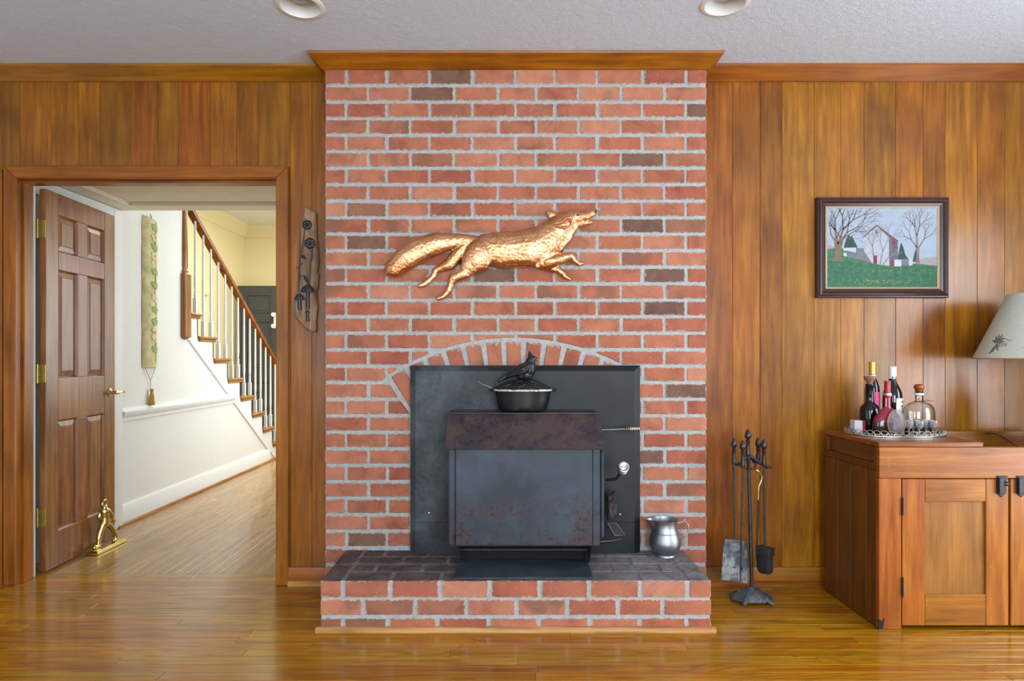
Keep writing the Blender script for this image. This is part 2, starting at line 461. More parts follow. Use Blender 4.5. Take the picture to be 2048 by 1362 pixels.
def copper():
    t = NT('hammered_copper'); v = t.coords((1,1,1), rand=False)
    vo = t.new('ShaderNodeTexVoronoi'); vo.feature = 'SMOOTH_F1'; vo.inputs['Scale'].default_value = 75; t.link(v, vo.inputs['Vector'])
    n = t.noise(v, 9, 4, .6)
    t.set(Base_Color=t.ramp(n, [(.3, lin('#c88458')), (.6, lin('#e6ac80')), (.8, lin('#f4caa8'))]), Metallic=1.0,
          Roughness=t.math('ADD', t.math('MULTIPLY', n, .16), .26))
    t.bump(t.math('ADD', vo.outputs['Distance'], t.math('MULTIPLY', t.noise(v, 38, 3, .6), .8)), .34, .006)
    return t.mat
M['copper'] = copper()
M['leather'] = plain('dark_leather', '#3a3335', .6, noise=.3, bump=.5, bscale=50)
M['frame'] = plain('mahogany_frame', '#3a1f1e', .28, noise=.15)
M['liner'] = plain('frame_liner', '#a8916a', .5, noise=.1)
M['shade'] = plain('parchment_shade', '#c9cdc2', .75, noise=.03, nscale=60)
M['inkdark'] = plain('shade_print', '#6d6f70', .8)
M['inkbrown'] = plain('shade_print_brown', '#8d7a62', .8)
M['ceramic'] = plain('lamp_ceramic', '#8a7a66', .25, noise=.1)
M['cord'] = plain('lamp_cord', '#2c1d12', .5)
M['darkglass'] = plain('dark_bottle_glass', '#0c0f10', .06, noise=0)
M['goldfoil'] = plain('gold_capsule', '#c6a548', .32, metal=.6)
M['whitefoil'] = plain('white_capsule', '#e8eaee', .35)
M['redfoil'] = plain('red_wax', '#a00d24', .28)
M['redglass'] = plain('ruby_bottle', '#7c1630', .1)
M['darkliquid'] = plain('dark_liqueur', '#22090d', .1)
M['frost'] = plain('etched_medallion', '#84757a', .3, noise=.3, nscale=40, Alpha=.36)
M['pink'] = plain('pink_label', '#c8447a', .6, noise=.2, nscale=90)
M['label'] = plain('white_label', '#dfe1e4', .6)
M['ink'] = plain('label_ink', '#17171a', .6)
M['cork'] = plain('wooden_cork', '#8a5f49', .6, noise=.2)
M['stopper'] = plain('turned_stopper', '#8e4218', .25, noise=.2)
M['cardbox'] = plain('card_box', '#dcd9e0', .6)
M['cardred'] = plain('card_box_red', '#a5213f', .55, noise=.15)
M['can_white'] = plain('can_white', '#e9ebec', .3)
M['bulb'] = plain('bulb_grey', '#b9babb', .4)
def glass(name, col, rough=.02, tr=1.0):
    t = NT(name); t.set(Base_Color=lin(col), Roughness=rough, Transmission_Weight=tr, IOR=1.45); return t.mat
M['glass'] = glass('clear_glass', '#f4f4f2')
M['crystal'] = glass('cut_crystal', '#ffffff', .05, .82)
M['pane'] = glass('window_glass', '#ffffff', 0.0)
def cloth():
    t = NT('needlepoint_cloth'); v = t.coords((1,1,1), rand=False)
    n = t.noise(v, 14, 4, .6)
    t.set(Base_Color=t.ramp(n, [(.35, lin('#b5ae78')), (.65, lin('#d6cea4'))]), Roughness=.95)
    t.bump(t.noise(v, 220, 2, .6), .4, .002); return t.mat
M['cloth'] = cloth()
M['leafgreen'] = plain('stitched_green', '#94a36c', .95, noise=.3, nscale=70)
M['rose'] = plain('stitched_rose', '#d6bea6', .95, noise=.25, nscale=70)
M['tassel'] = plain('tassel_gold', '#b98a2f', .8, noise=.25, nscale=120)

# ================================================================== THE ROOM
YW, YB = 3.14, 3.01                 # panelled wall plane, brick breast plane
ZC = 2.567                          # ceiling
RX0, RX1, RY0 = -3.2, 3.3, -2.6     # room limits
XL, XR = -0.8648, 0.958             # brick breast left / right
DX0, DX1, DZ = -2.43, -1.141, 2.019 # doorway
HX = -2.58                          # hall wall plane

def struct(mb, name, mat, **kw):
    o = mb.build(name, mat, **kw); o['kind'] = 'structure'; return o

# ---- floor: slab + individually laid oak strips
b = MB(); b.box(RX0, RX1, RY0, 1.38, -.12, 0); b.box(RX0, RX1, 1.38, 3.292, -.12, -.012)
floor = struct(b, 'floor', M['floor'])
PW = .0572
y = 3.292; row = 0
while y > 1.40:
    x = -2.72 - rnd.random()*.8
    while x < 2.8:
        L = rnd.uniform(.55, 1.75); x1 = min(x+L, 2.95)
        x0 = max(x, -2.95)
        if x1 - x0 > .04:
            MB().box(x0+.0003, x1-.0003, y-PW+.0003, y-.0003, -.012, rnd.uniform(-.0002, .0002), .0009).build('plank', M['floor'], floor, center=True, smooth=0)
        x = x1
        if x >= 2.95: break
    y -= PW
# ---- hall floor, strips laid away from the viewer
b = MB(); b.box(-3.8, -.7, 3.292, 9.05, -.12, -.012)
hfloor = struct(b, 'floor_hall', M['floor_y'])
x = -2.59
while x < -.75:
    y = 3.292 - (rnd.random()*1.2)
    while y < 9.0:
        L = rnd.uniform(.8, 2.1); y0 = max(y, 3.2925); y1 = min(y+L, 9.0)
        if y1-y0 > .05:
            MB().box(x+.0003, x+PW-.0003, y0+.0003, y1-.0003, -.012, rnd.uniform(-.0002, .0002), .0009).build('plank', M['floor_y'], hfloor, center=True, smooth=0)
        y += L
    x += PW

# ---- ceiling
CANS = [(600.5, 2.576), (1450, 2.557)]          # recessed lights
def ceiling_sheet():
    bm = bmesh.new(); eds = []
    def loop(pts):
        vv = [bm.verts.new((x, y, ZC)) for x, y in pts]
        for a, c in zip(vv, vv[1:]+vv[:1]): eds.append(bm.edges.new((a, c)))
    loop([(RX0, RY0), (RX1, RY0), (RX1, 3.27), (RX0, 3.27)])
    for px, yy in CANS: loop([(PX(px, yy)+.08*math.cos(2*math.pi*i/40), yy+.08*math.sin(2*math.pi*i/40)) for i in range(40)])
    bmesh.ops.triangle_fill(bm, use_beauty=True, edges=eds)
    bm.verts.index_update(); m = MB()
    m.add([v.co.copy() for v in bm.verts], [[v.index for v in f.verts] for f in bm.faces]); bm.free()
    return m
b = ceiling_sheet(); b.box(RX0, RX1, RY0, 3.27, ZC+.10, ZC+.16)
struct(b, 'ceiling', M['ceiling'], smooth=0)

# ---- panelled wall behind the fireplace
b = MB()
b.box(RX0, DX0-.02, YW+.014, 3.255, 0, ZC); b.box(DX0-.02, DX1+.02, YW+.014, 3.255, DZ+.02, ZC); b.box(DX1+.02, RX1, YW+.014, 3.255, 0, ZC)
wallb = struct(b, 'wall_back', M['trim_z'])
def board(px0, px1, z0, z1):
    x0, x1 = PX(px0, YW), PX(px1, YW)
    MB().box(x0+.0004, x1-.0004, YW+rnd.uniform(-.0006, .0006), YW+.015, z0, z1, .0016).build('board', M['panel'], wallb, center=True, smooth=0)
seams = [-10, 38.7, 101.5, 156.3, 198.2, 261.7, 315.8, 357.1, 420.6, 473.7, 517.2]
for a, c in zip(seams, seams[1:]+[581]): board(a, c, DZ+.05 if a >= 0 else DZ+.05, ZC-.01)
board(-60, -10, .0, ZC-.01); board(-10, 4, 0, DZ+.05)
board(571, 581, 0, DZ+.05); board(581, 623.6, 0, ZC-.01); board(623.6, 668, 0, ZC-.01)
seams = [1394, 1464.9, 1520.3, 1563.9, 1628.5, 1681.6, 1728.2, 1791.5, 1846.2, 1890.5, 1954.4, 2009.2, 2066, 2118, 2180, 2240, 2300, 2336]
for a, c in zip(seams, seams[1:]): board(a, c, 0, ZC-.01)

# ---- the other walls of the room, with the right window and added, made-up ones
b = MB(); b.box(RX0-.15, RX0, RY0, 3.255, 0, .65); b.box(RX0-.15, RX0, RY0, 3.255, 2.15, ZC)
b.box(RX0-.15, RX0, RY0, -.55, .65, 2.15); b.box(RX0-.15, RX0, .95, 3.255, .65, 2.15)
struct(b, 'wall_left', M['roomwall'])
b = MB(); b.box(RX1, RX1+.15, RY0, 3.255, 0, .3); b.box(RX1, RX1+.15, RY0, 3.255, 2.0, ZC)
b.box(RX1, RX1+.15, RY0, .825, .3, 2.0); b.box(RX1, RX1+.15, 2.075, 3.255, .3, 2.0)
struct(b, 'wall_right', M['roomwall'])
b = MB(); b.box(RX0, RX1, RY0-.15, RY0, 0, .65); b.box(RX0, RX1, RY0-.15, RY0, 2.25, ZC)
for a, c in ((RX0, -2.3), (-.6, .4), (2.1, RX1)): b.box(a, c, RY0-.15, RY0, .65, 2.25)
struct(b, 'wall_front', M['roomwall'])
def window(n, axis, pos, a0, a1, z0, z1):
    root = thing('window_%d' % n, (0,0,0), kind='structure')
    def bar(p0, p1, q0, q1, nm):
        if axis == 'y': MB().box(p0, p1, pos, pos+.05, q0, q1, .003).build(nm, M['white'], root)
        else: MB().box(pos, pos+.05, p0, p1, q0, q1, .003).build(nm, M['white'], root)
    bar(a0, a0+.05, z0, z1, 'frame'); bar(a1-.05, a1, z0, z1, 'frame'); bar(a0+.05, a1-.05, z0, z0+.05, 'frame'); bar(a0+.05, a1-.05, z1-.05, z1, 'frame')
    bar((a0+a1)/2-.012, (a0+a1)/2+.012, z0+.05, z1-.05, 'muntin')
    if axis == 'y': MB().box(a0+.05, a1-.05, pos+.02, pos+.026, z0+.05, z1-.05).build('pane', M['pane'], root)
    else: MB().box(pos+.02, pos+.026, a0+.05, a1-.05, z0+.05, z1-.05).build('pane', M['pane'], root)
window(1, 'y', RY0-.1, -2.3, -.6, .65, 2.25)  # unseen window added behind the camera to go with the fill
window(2, 'y', RY0-.1, .4, 2.1, .65, 2.25)  # likewise added for the second fill lamp
window(3, 'x', RX1+.05, .825, 2.075, .3, 2.0)
window(4, 'x', RX0-.1, -.55, .95, .65, 2.15)  # made-up window, put in for the left fill lamp

# ---- sprung crown moulding following wall and breast
prof = [(0, ZC-.064), (.010, ZC-.064), (.063, ZC-.012), (.066, ZC), (0, ZC)]
def crown(n, p, q, mp, mq):
    """p, q: wall line ends; mp, mq: how far each end moves per unit of projection (mitres)"""
    vs = []; k = len(prof); d = (Vector(q)-Vector(p)).normalized(); nrm = Vector((d.y, -d.x))
    for e, m in ((Vector(p), mp), (Vector(q), mq)):
        for (o, z) in prof:
            w = e + nrm*o + d*(o*m); vs.append((w.x, w.y, z))
    fs = [[i, (i+1) % k, k+(i+1) % k, k+i] for i in range(k)] + [list(range(k)), [k+i for i in range(k)]]
    return struct(MB().add(vs, fs), 'trim_%d' % n, M['trim'], smooth=20)
crown(1, (RX0, YW), (XL, YW), 0, -1)
crown(2, (XL, YW), (XL, YB), -1, 1)
crown(3, (XL, YB), (XR, YB), -1, 1)
crown(4, (XR, YB), (XR, YW), -1, -1)
crown(5, (XR, YW), (RX1, YW), 1, 0)

# ---- door casing and jambs
cw, ct = .062, .02
def mitred(n, pts, mat):
    return struct(MB().prism(pts, YW-ct, YW, .004), 'trim_%d' % n, mat)
mitred(6, [(DX0-cw, 0), (DX0, 0), (DX0, DZ), (DX0-cw, DZ+cw)], M['trim_z'])
mitred(7, [(DX0-cw, DZ+cw), (DX0, DZ), (DX1, DZ), (DX1+cw, DZ+cw)], M['trim'])
mitred(8, [(DX1, 0), (DX1+cw, 0), (DX1+cw, DZ+cw), (DX1, DZ)], M['trim_z'])
b = MB(); b.box(DX0-.02, DX0, YW-.004, 3.225, 0, DZ+.02, .002); b.box(DX0, DX0+.012, 3.165, 3.225, 0, DZ, .002); struct(b, 'trim_9', M['trim_z'])
b = MB(); b.box(DX1, DX1+.02, YW-.004, 3.225, 0, DZ+.02, .002); b.box(DX1-.012, DX1, 3.165, 3.225, 0, DZ, .002); struct(b, 'trim_10', M['trim_z'])
b = MB(); b.box(DX0, DX1, YW-.004, 3.255, DZ, DZ+.02, .002); b.box(DX0+.012, DX1-.012, 3.165, 3.225, DZ-.012, DZ, .002); struct(b, 'trim_11', M['trim'])
b = MB(); b.box(DX0-.02, DX0-.001, 3.225, 3.256, 0, DZ+.02, .001); struct(b, 'trim_12', M['white'])

# ---- baseboards
def base(n, x0, x1):
    p = [(YW, .02), (YW-.016, .02), (YW-.016, .078), (YW-.012, .088), (YW, .088)]
    struct(MB().prism(p, x0, x1, 0, 'x'), 'baseboard_' + n, M['trim'])
    p = [(YW, 0), (YW-.032, 0), (YW-.031, .010), (YW-.024, .018), (YW-.016, .022), (YW, .022)]
    struct(MB().prism(p, x0, x1, 0, 'x'), 'baseboard_shoe_' + n, M['shoe'] if n == 'left' else M['trim'])
base('left', DX1+cw, XL)
base('right', XR, RX1)

# ================================================================== HALL AND STAIR beyond the doorway
def slopeZ(y): return 1.325 - .668*(y-5.05)         # underside of the stair string
b = MB()
b.prism([(3.256, 0), (7.03, 0), (5.05, slopeZ(5.05)), (5.05, 2.95), (3.256, 2.95)], HX, HX-.1, 0, 'x')
struct(b, 'wall_hall_left', M['hallwall'])
b = MB(); b.box(-3.85, -3.73, 3.26, 9.1, 0, 3.0); struct(b, 'wall_foyer_left', M['yellow'])
b = MB(); b.box(-3.85, -.6, 9.0, 9.12, 0, 3.0); struct(b, 'wall_foyer_back', M['yellow'])
b = MB(); b.box(-.72, -.6, 3.26, 9.0, 0, 3.0); struct(b, 'wall_hall_right', M['hallwall'])
b = MB(); b.box(-3.85, -.6, 4.22, 9.1, 3.0, 3.1); struct(b, 'ceiling_foyer', M['white'])
b = MB(); b.box(HX, -.72, 3.256, 4.218, 2.130, 2.36); ch = struct(b, 'ceiling_hall', M['hallceil'])
MB().box(HX, HX+.145, 3.256, 4.218, 2.113, 2.131, .004).build('border', M['hallceil'], ch)
MB().box(HX+.145, -.72, 4.07, 4.218, 2.113, 2.131, .004).build('border', M['hallceil'], ch)
MB().box(HX+.135, HX+.16, 3.256, 4.09, 2.121, 2.131, .004).build('bead', M['hallceil'], ch)
MB().box(HX+.135, -.72, 4.055, 4.08, 2.121, 2.131, .004).build('bead', M['hallceil'], ch)
b = MB(); b.box(-3.85, -.6, 3.256, 4.22, 2.36, 2.6); struct(b, 'floor_landing', M['hallceil'])
# skirting, shoe and chair rail along the hall wall
p = [(HX, .018), (HX+.016, .018), (HX+.016, .128), (HX+.008, .143), (HX, .143)]
def along(n, poly, y0, y1, mat):
    vs = [(q[0], y0, q[1]) for q in poly] + [(q[0], y1, q[1]) for q in poly]; k = len(poly)
    return struct(MB().add(vs, [[i, (i+1) % k, k+(i+1) % k, k+i] for i in range(k)] + [list(range(k)), [k+i for i in range(k)]]), n, mat)
along('baseboard_hall', p, 4.21, 6.85, M['white'])
along('baseboard_shoe_hall', [(HX, 0), (HX+.03, 0), (HX+.028, .012), (HX+.018, .02), (HX, .02)], 4.16, 7.03, M['stair_wood'])
along('trim_13', [(HX, .70), (HX+.012, .70), (HX+.014, .722), (HX+.022, .73), (HX+.034, .752), (HX+.034, .765), (HX+.016, .772), (HX+.012, .79), (HX, .79)], 4.21, 5.965, M['white'])
# casing of the doorway hidden behind the open door
b = MB(); b.box(HX, HX+.022, 4.115, 4.208, 0, 2.11, .004); struct(b, 'trim_14', M['white'])
b = MB(); b.box(HX, HX+.022, 3.27, 4.115, 2.02, 2.11, .004); struct(b, 'trim_15', M['white'])
# foyer cornice
cp = [(0, 2.84), (.015, 2.84), (.03, 2.87), (.09, 2.96), (.11, 3.0), (0, 3.0)]
along('trim_16', [(-3.73+a, z) for a, z in cp], 4.3, 9.0, M['yellow'])
struct(MB().prism([(9.0-a, z) for a, z in cp], -3.73, -.72, 0, 'x'), 'trim_17', M['yellow'])

# ---- staircase
st = thing('staircase', (-2.6, 6.0, 0), 'white staircase with wooden treads and handrail seen through the doorway', 'staircase')
RISE, GO = .187, .28
def noseY(n): return 5.85 + GO*(6-n)
for n in range(1, 9):
    z = RISE*n; yn = noseY(n)
    MB().box(-3.70, -2.548, max(5.107, yn-GO-.04), yn, z-.024, z, .009).build('tread', M['stair_wood'], st, center=True)
    MB().box(-3.70, -2.572, yn-.045, yn-.03, z-RISE, z-.024).build('riser', M['white'], st, center=True)
    MB().box(-2.575, -2.556, max(5.107, yn-GO-.025), yn-.012, z-.045, z-.024, .004).build('bracket_mould', M['stair_wood'], st, center=True)
poly = [(7.22, 0), (7.22, RISE-.024)]
for n in range(1, 8):
    poly.append((noseY(n+1)-.03, RISE*n-.024)); poly.append((noseY(n+1)-.03, RISE*(n+1)-.024))
poly.append((5.05, RISE*8-.024)); poly.append((5.05, slopeZ(5.05))); poly.append((7.03, 0))
MB().prism(poly, -2.572, -2.62, 0, 'x').build('stringer', M['white'], st)
b = MB(); d = .012
b.prism([(5.06, slopeZ(5.06)-.02), (6.83, slopeZ(6.83)-.02), (6.83, slopeZ(6.83)+.012), (5.06, slopeZ(5.06)+.012)], HX+.014, HX-.01, .003, 'x')
b.build('string_moulding', M['white'], st)
def railZ(y): return 2.3116 - .668*(y-5.233)
pts = [(-2.595, yy, railZ(yy)) for yy in (5.06, 5.6, 6.2, 6.8, 7.35)]
b = MB(); sec = [(-.03,-.028),(.03,-.028),(.024,-.006),(.031,.008),(.022,.026),(-.022,.026),(-.031,.008),(-.024,-.006)]
vs = []
for p_ in pts:
    for (sx, sz) in sec: vs.append((p_[0]+sx, p_[1], p_[2]+sz))
k = len(sec); fs = []
for i in range(len(pts)-1):
    for q in range(k): fs.append([i*k+q, i*k+(q+1) % k, (i+1)*k+(q+1) % k, (i+1)*k+q])
fs += [list(range(k)), [(len(pts)-1)*k+q for q in range(k)]]
b.add(vs, fs).build('handrail', M['newel'], st)
def baluster(dy):
    yy = noseY(6)-dy; z0 = RISE*6; z1 = railZ(yy)-.022; x = -2.595; b = MB()
    H = z1-z0
    b.box(x-.0145, x+.0145, yy-.0145, yy+.0145, z0, z0+.13, .001)
    pr = [(.014, .13), (.009, .138), (.014, .150), (.009, .160), (.0125, .172), (.0085, .19), (.0125, .25), (.0105, .4), (.0085, H)]
    b.lathe(pr, (x, yy, z0), 10)
    return b
for dy in (.17, .03):
    proto = baluster(dy).build('baluster', M['white'], st)
    for n in range(1, 9):
        if n == 6: continue
        c = proto.copy(); COL.objects.link(c); c.parent = st
        c.location = proto.location + Vector((0, GO*(6-n), RISE*(n-6)))
nw = MB().box(-2.655, -2.548, 5.0, 5.105, 1.29, 1.80, .004)
nw.lathe([(.05, 1.80), (.044, 1.81), (.05, 1.822), (.036, 1.835), (.046, 1.86), (.045, 2.0), (.030, 2.6), (.03, 2.7)], (-2.60, 5.052, 0), 20)
nwo = nw.build('newel_post', M['newel'], st)
MB().lathe([(.053, 1.29), (.045, 1.282), (.022, 1.272), (.010, 1.262), (.013, 1.254), (.015, 1.245), (.009, 1.234), (.0, 1.232)], (-2.60, 5.052, 0), 16).build('drop_finial', M['newel'], nwo)

# ---- the open stained door (leaf 64 cm), hinged on the left jamb
dr = thing('door_1', (-2.434, 3.285, .011), 'open brown six-panel door swung into the white hall', 'door', kind='structure')
dr.rotation_euler = (0, 0, R(3.4))
DW, DH, DT = .64, 2.0, .034
def dpart(nm, u0, u1, v0, v1, x0=0.0, x1=DT, mat='door', bev=.0025):
    return MB().box(x0, x1, u0, u1, v0, v1, bev).build(nm, M[mat], dr, local=True)
rows = [(.19, .78), (1.01, 1.59), (1.69, 1.885)]
cols_ = [(.10, .27), (.36, .53)]
dpart('stile', 0, .10, 0, DH); dpart('stile', .53, DW, 0, DH)
dm = M['door_x']
for v0, v1 in ((0, .19), (.78, 1.01), (1.59, 1.69), (1.885, DH)): dpart('rail', .10, .53, v0, v1, mat='door')
for v0, v1 in rows: dpart('mullion', .27, .36, v0, v1)
for (u0, u1) in cols_:
    for (v0, v1) in rows:
        b = MB()
        # raised-and-fielded panel: recessed border, bevel, raised field, on both faces
        for s in (1, -1):
            xs = (lambda t: DT/2 + s*t)
            e0 = [(u0, v0), (u1, v0), (u1, v1), (u0, v1)]
            e1 = inset(e0, .008); e2 = inset(e0, .034); e3 = inset(e0, .037)
            vs = [(xs(.016), *p_) for p_ in e0] + [(xs(.004), *p_) for p_ in e1] + [(xs(.0085), *p_) for p_ in e2] + [(xs(.012), *p_) for p_ in e3]
            fs = [[r*4+i, r*4+(i+1) % 4, (r+1)*4+(i+1) % 4, (r+1)*4+i] for r in range(3) for i in range(4)] + [[12, 13, 14, 15]]
            b.add(vs, fs)
        b.build('panel', M['door'], dr, local=True, smooth=0)
for v in (.285, 1.035, 1.79):
    b = MB(); b.box(-.004, .033, -.003, .0, v-.047, v+.047, .001); b.box(-.03, -.004, -.05, -.047, v-.047, v+.047, 0)
    h = MB().box(.001, .033, -.0035, .0005, v-.047, v+.047, .001).box(-.0225, -.0205, -.03, -.006, v-.047, v+.047, .0005)
    h.lathe([(.0055, v-.05), (.0055, v+.05)], (-.004, -.008, 0), 12)
    h.box(-.022, -.002, -.009, -.006, v-.047, v+.047, .0005)
    h.build('hinge', M['oldbrass'], dr, local=True)
kn = MB()
kn.lathe([(.026, 0), (.026, .004), (.016, .010), (.010, .016), (.009, .034), (.014, .040), (.014, .046), (.0, .05)], (DT, .585, .905), 20, axis='x')
kn.tube([(DT+.04, .585, .905), (DT+.046, .60, .903), (DT+.048, .63, .908), (DT+.047, .655, .905), (DT+.046, .665, .900)], [.010, .009, .007, .008, .004], 10)
kn.build('lever_handle', M['brass'], dr, local=True)
MB().box(.01, .022, .575, .60, 2.0, 2.006, .002).build('catch', M['oldbrass'], dr, local=True)

# ---- charcoal front door at the end of the foyer
d2 = thing('door_2', (-3.65, 8.6, .01), 'charcoal panelled front door behind the stair balusters', 'door', kind='structure')
def d2p(nm, x0, x1, z0, z1, y0=-.04, y1=0, mat='charcoal', bev=.004):
    return MB().box(x0, x1, y0, y1, z0, z1, bev).build(nm, M[mat], d2, local=True)
d2p('stile', 0, .13, 0, 2.095); d2p('stile', .45, .62, 0, 2.095)
for z0, z1 in ((0, .2), (.78, .98), (1.60, 1.72), (1.96, 2.095)): d2p('rail', .13, .45, z0, z1)
for z0, z1 in ((.2, .78), (.98, 1.60), (1.72, 1.96)):
    d2p('panel', .13, .45, z0, z1, -.028, -.01); d2p('panel', .165, .415, z0+.04, z1-.04, -.035, -.028)
kb = MB()
for z in (1.70, 1.545): kb.lathe([(.03, 0), (.03, -.006), (.014, -.012), (.014, -.04), (.03, -.05), (.03, -.066), (.0, -.075)], (.51, -.04, z), 16, axis='y')
kb.box(.495, .525, -.047, -.04, 1.545, 1.70, .002)
kb.build('handle_set', M['can_white'], d2, local=True)
# chime box on the stair wall
tag(MB().box(-3.73, -3.69, 7.72, 7.84, 1.90, 2.06, .008).build('chime_box', M['yellow']), 'small pale yellow wall box seen between the stair balusters', 'wall box')

# ================================================================== BRICK CHIMNEY BREAST
ACX, ACZ, AR = .038, .1195, 1.093      # arch centre and outer radius
ASP = R(33.3)                          # springing angle
PX0, PX1, PZ1 = -.451, .632, 1.0924    # steel surround
br = thing('brick_chimney_breast', (0.046, 3.07, 0), 'red brick chimney breast with grey mortar and a shallow brick arch', 'chimney')
MB().box(XL+.003, XR-.003, YB+.0045, 3.1385, 0, ZC-.03).build('mortar', M['mortar'], br)
JH, JV = .0140, .0120
def brick_prism(poly, y1=3.05, mats=None, rough=True):
    if rough:
        out = []; n = len(poly)
        for i, p in enumerate(poly):
            p0, p2 = Vector(poly[i-1]), Vector(poly[(i+1) % n]); p1 = Vector(p)
            r0 = rnd.uniform(.002, .008); r2_ = rnd.uniform(.002, .006)
            l0, l2 = (p0-p1).length, (p2-p1).length
            if l0 < .03 or l2 < .03: out.append((p1.x, p1.y)); continue
            q0 = p1+(p0-p1)*(r0/l0); q2 = p1+(p2-p1)*(r2_/l2)
            out += [(q0.x+rnd.uniform(-.001,.001), q0.y+rnd.uniform(-.001,.001)), (q2.x+rnd.uniform(-.001,.001), q2.y+rnd.uniform(-.001,.001))]
        poly = out
    f = YB + rnd.uniform(-.0012, .0014)
    o = MB().prism(poly, f, y1, .0032).build('brick', M['brick'], br, center=True, smooth=0)
    return o
xc, xp = XL, (XR-XL)/9.0
def courseZ(k): return 2.4294 - .07886*k
jA = [XL] + [PX(p, YB) for p in (692.2, 773.9, 859.6, 945, 1031.8, 1109.7, 1194.8, 1285.5, 1372.5)] + [XR]
jB = [XL] + [PX(p, YB) for p in (736.9, 821, 908.7, 996.8, 1073, 1157.8, 1242.6, 1329.6)] + [XR]
xspring = AR*math.sin(ASP); zspring = ACZ + AR*math.cos(ASP)
def arcZ(x):
    d = x-ACX
    return ACZ + math.sqrt(max(0, AR*AR-d*d)) if abs(d) < AR else -1
for r in range(0, 31):
    ztop = ZC-.058 if r == 0 else courseZ(r-1)-JH/2
    zbot = max(courseZ(r)+JH/2, .0)
    if ztop < .02: break
    js = jA if r % 2 == 0 else jB
    for i in range(len(js)-1):
        jit = lambda q: 0 if q in (0, len(js)-1) else rnd.uniform(-.0035, .0035)
        x0 = js[i] + (JV/2 if i else 0) + (jit(i) if i else 0); x1 = js[i+1] - (JV/2 if i < len(js)-2 else 0)
        end = i in (0, len(js)-2)
        xm = (x0+x1)/2; zm = (ztop+zbot)/2
        if ztop < .24 and not (x0 < -.70 or x1 > .78): continue        # behind the hearth
        if zm < 1.02 and PX0+.03 < x0 and x1 < PX1-.03: continue       # the fire opening
        rel = abs(xm-ACX)
        y1 = 3.139 if end else 3.05
        poly = [(x0, zbot), (x1, zbot), (x1, ztop), (x0, ztop)]
        ja = .013
        if zm > zspring - .01:
            # keep what lies above the arch ring
            xs = [x0 + (x1-x0)*q/10 for q in range(11)]
            low = []
            for x in xs:
                a = -1
                if abs(x-ACX) < xspring + .02: a = ACZ + math.sqrt(max(0, (AR+ja)**2-(x-ACX)**2))
                low.append((x, max(zbot, a)))
            if any(z > zbot+1e-6 for x, z in low):
                keep = [(x, z) for x, z in low if z < ztop-.006]
                if len(keep) < 2: continue
                # contiguous outside part
                if keep[-1][0]-keep[0][0] < .03: continue
                pts = keep + [(keep[-1][0], ztop), (keep[0][0], ztop)]
                cl = [pts[0]]
                for p_ in pts[1:]:
                    if (Vector(p_)-Vector(cl[-1])).length > 1e-4: cl.append(p_)
                poly = cl
                brick_prism(poly, y1, rough=False); continue
        elif rel < xspring + .12 and zm < zspring:
            # cut along the skewback (radial line)
            s = -1 if xm < ACX else 1
            def lim(z):   # x of the skewback line at height z
                return ACX + s*math.tan(ASP)*(z-ACZ) + s*ja*1.1
            if s < 0:
                xb, xt = min(x1, lim(zbot)), min(x1, lim(ztop))
                if xb-x0 < .02 and xt-x0 < .02: continue
                poly = [(x0, zbot), (max(xb, x0+.004), zbot), (max(xt, x0+.004), ztop), (x0, ztop)]
            else:
                xb, xt = max(x0, lim(zbot)), max(x0, lim(ztop))
                if x1-xb < .02 and x1-xt < .02: continue
                poly = [(min(xb, x1-.004), zbot), (x1, zbot), (x1, ztop), (min(xt, x1-.004), ztop)]
        brick_prism(poly, y1)
# arch ring of voussoirs
STEP = ASP*2/13.0
for k in range(13):
    a0 = -ASP + k*STEP; a1 = a0+STEP
    ri, ro = AR-.205, AR-.004
    g0, g1 = .0105, .0125
    pts = []
    for (rr, aa) in ((ri, a0+g0/ri*.75), (ri, a1-g0/ri*.75), (ro, a1-g1/ro), ((ro), (a0+a1)/2), (ro, a0+g1/ro)):
        pts.append((ACX+rr*math.sin(aa), ACZ+rr*math.cos(aa)))
    brick_prism(pts, 3.05)

# ================================================================== HEARTH
HZ, HF = .21, 2.60
HX0, HX1 = PX(641, HF), PX(1422, HF)
he = thing('brick_hearth', (0.04, 2.8, 0), 'raised red brick hearth with sooty top in front of the stove', 'hearth')
hm = MB().box(HX0+.003, HX1-.003, HF+.004, 3.008, .0, HZ-.0022).build('mortar', [M['mortar'], M['mortar_soot']], he)
for p_ in hm.data.polygons:
    if p_.normal.z > .6: p_.material_index = 1
def hbrick(x0, x1, y0, y1, z0, z1, soot=False):
    b = MB().box(x0, x1, y0, y1, z0, z1, .0035)
    o = b.build('brick', [M['brick'], M['brick_soot']], he, center=True, smooth=0)
    if soot:
        for p_ in o.data.polygons:
            if p_.normal.z > .6: p_.material_index = 1
    return o
g = .0075
def jx(px): return PX(px, HF)
r1 = [641, 686, 781, 881, 980, 1080, 1179, 1281, 1376, 1422]
zt = (.139, HZ)
for i in range(len(r1)-1):
    a, c = jx(r1[i]), jx(r1[i+1])
    x0 = a + (g if i else 0); x1 = c - (g if i < len(r1)-2 else 0)
    if i in (0, len(r1)-2):
        hbrick(x0, x1, HF, 2.797, *zt, True); hbrick(x0, x1, 2.812, 3.006, *zt, True)
    else: hbrick(x0, x1, HF, 2.697, *zt, True)
inner0, inner1 = jx(686)+g, jx(1376)-g
for q, (y0, y1) in enumerate(((2.710, 2.797), (2.812, 2.902), (2.916, 3.006))):
    x = inner0 - (.10 if q % 2 == 0 else .0)
    while x < inner1-.01:
        x1 = min(x+.190, inner1); xx = max(x, inner0)
        if x1-xx > .02: hbrick(xx, x1, y0, y1, *zt, True)
        x += .205
r2 = [641, 727, 831, 933.5, 1033.6, 1135, 1236.6, 1325.5, 1422]
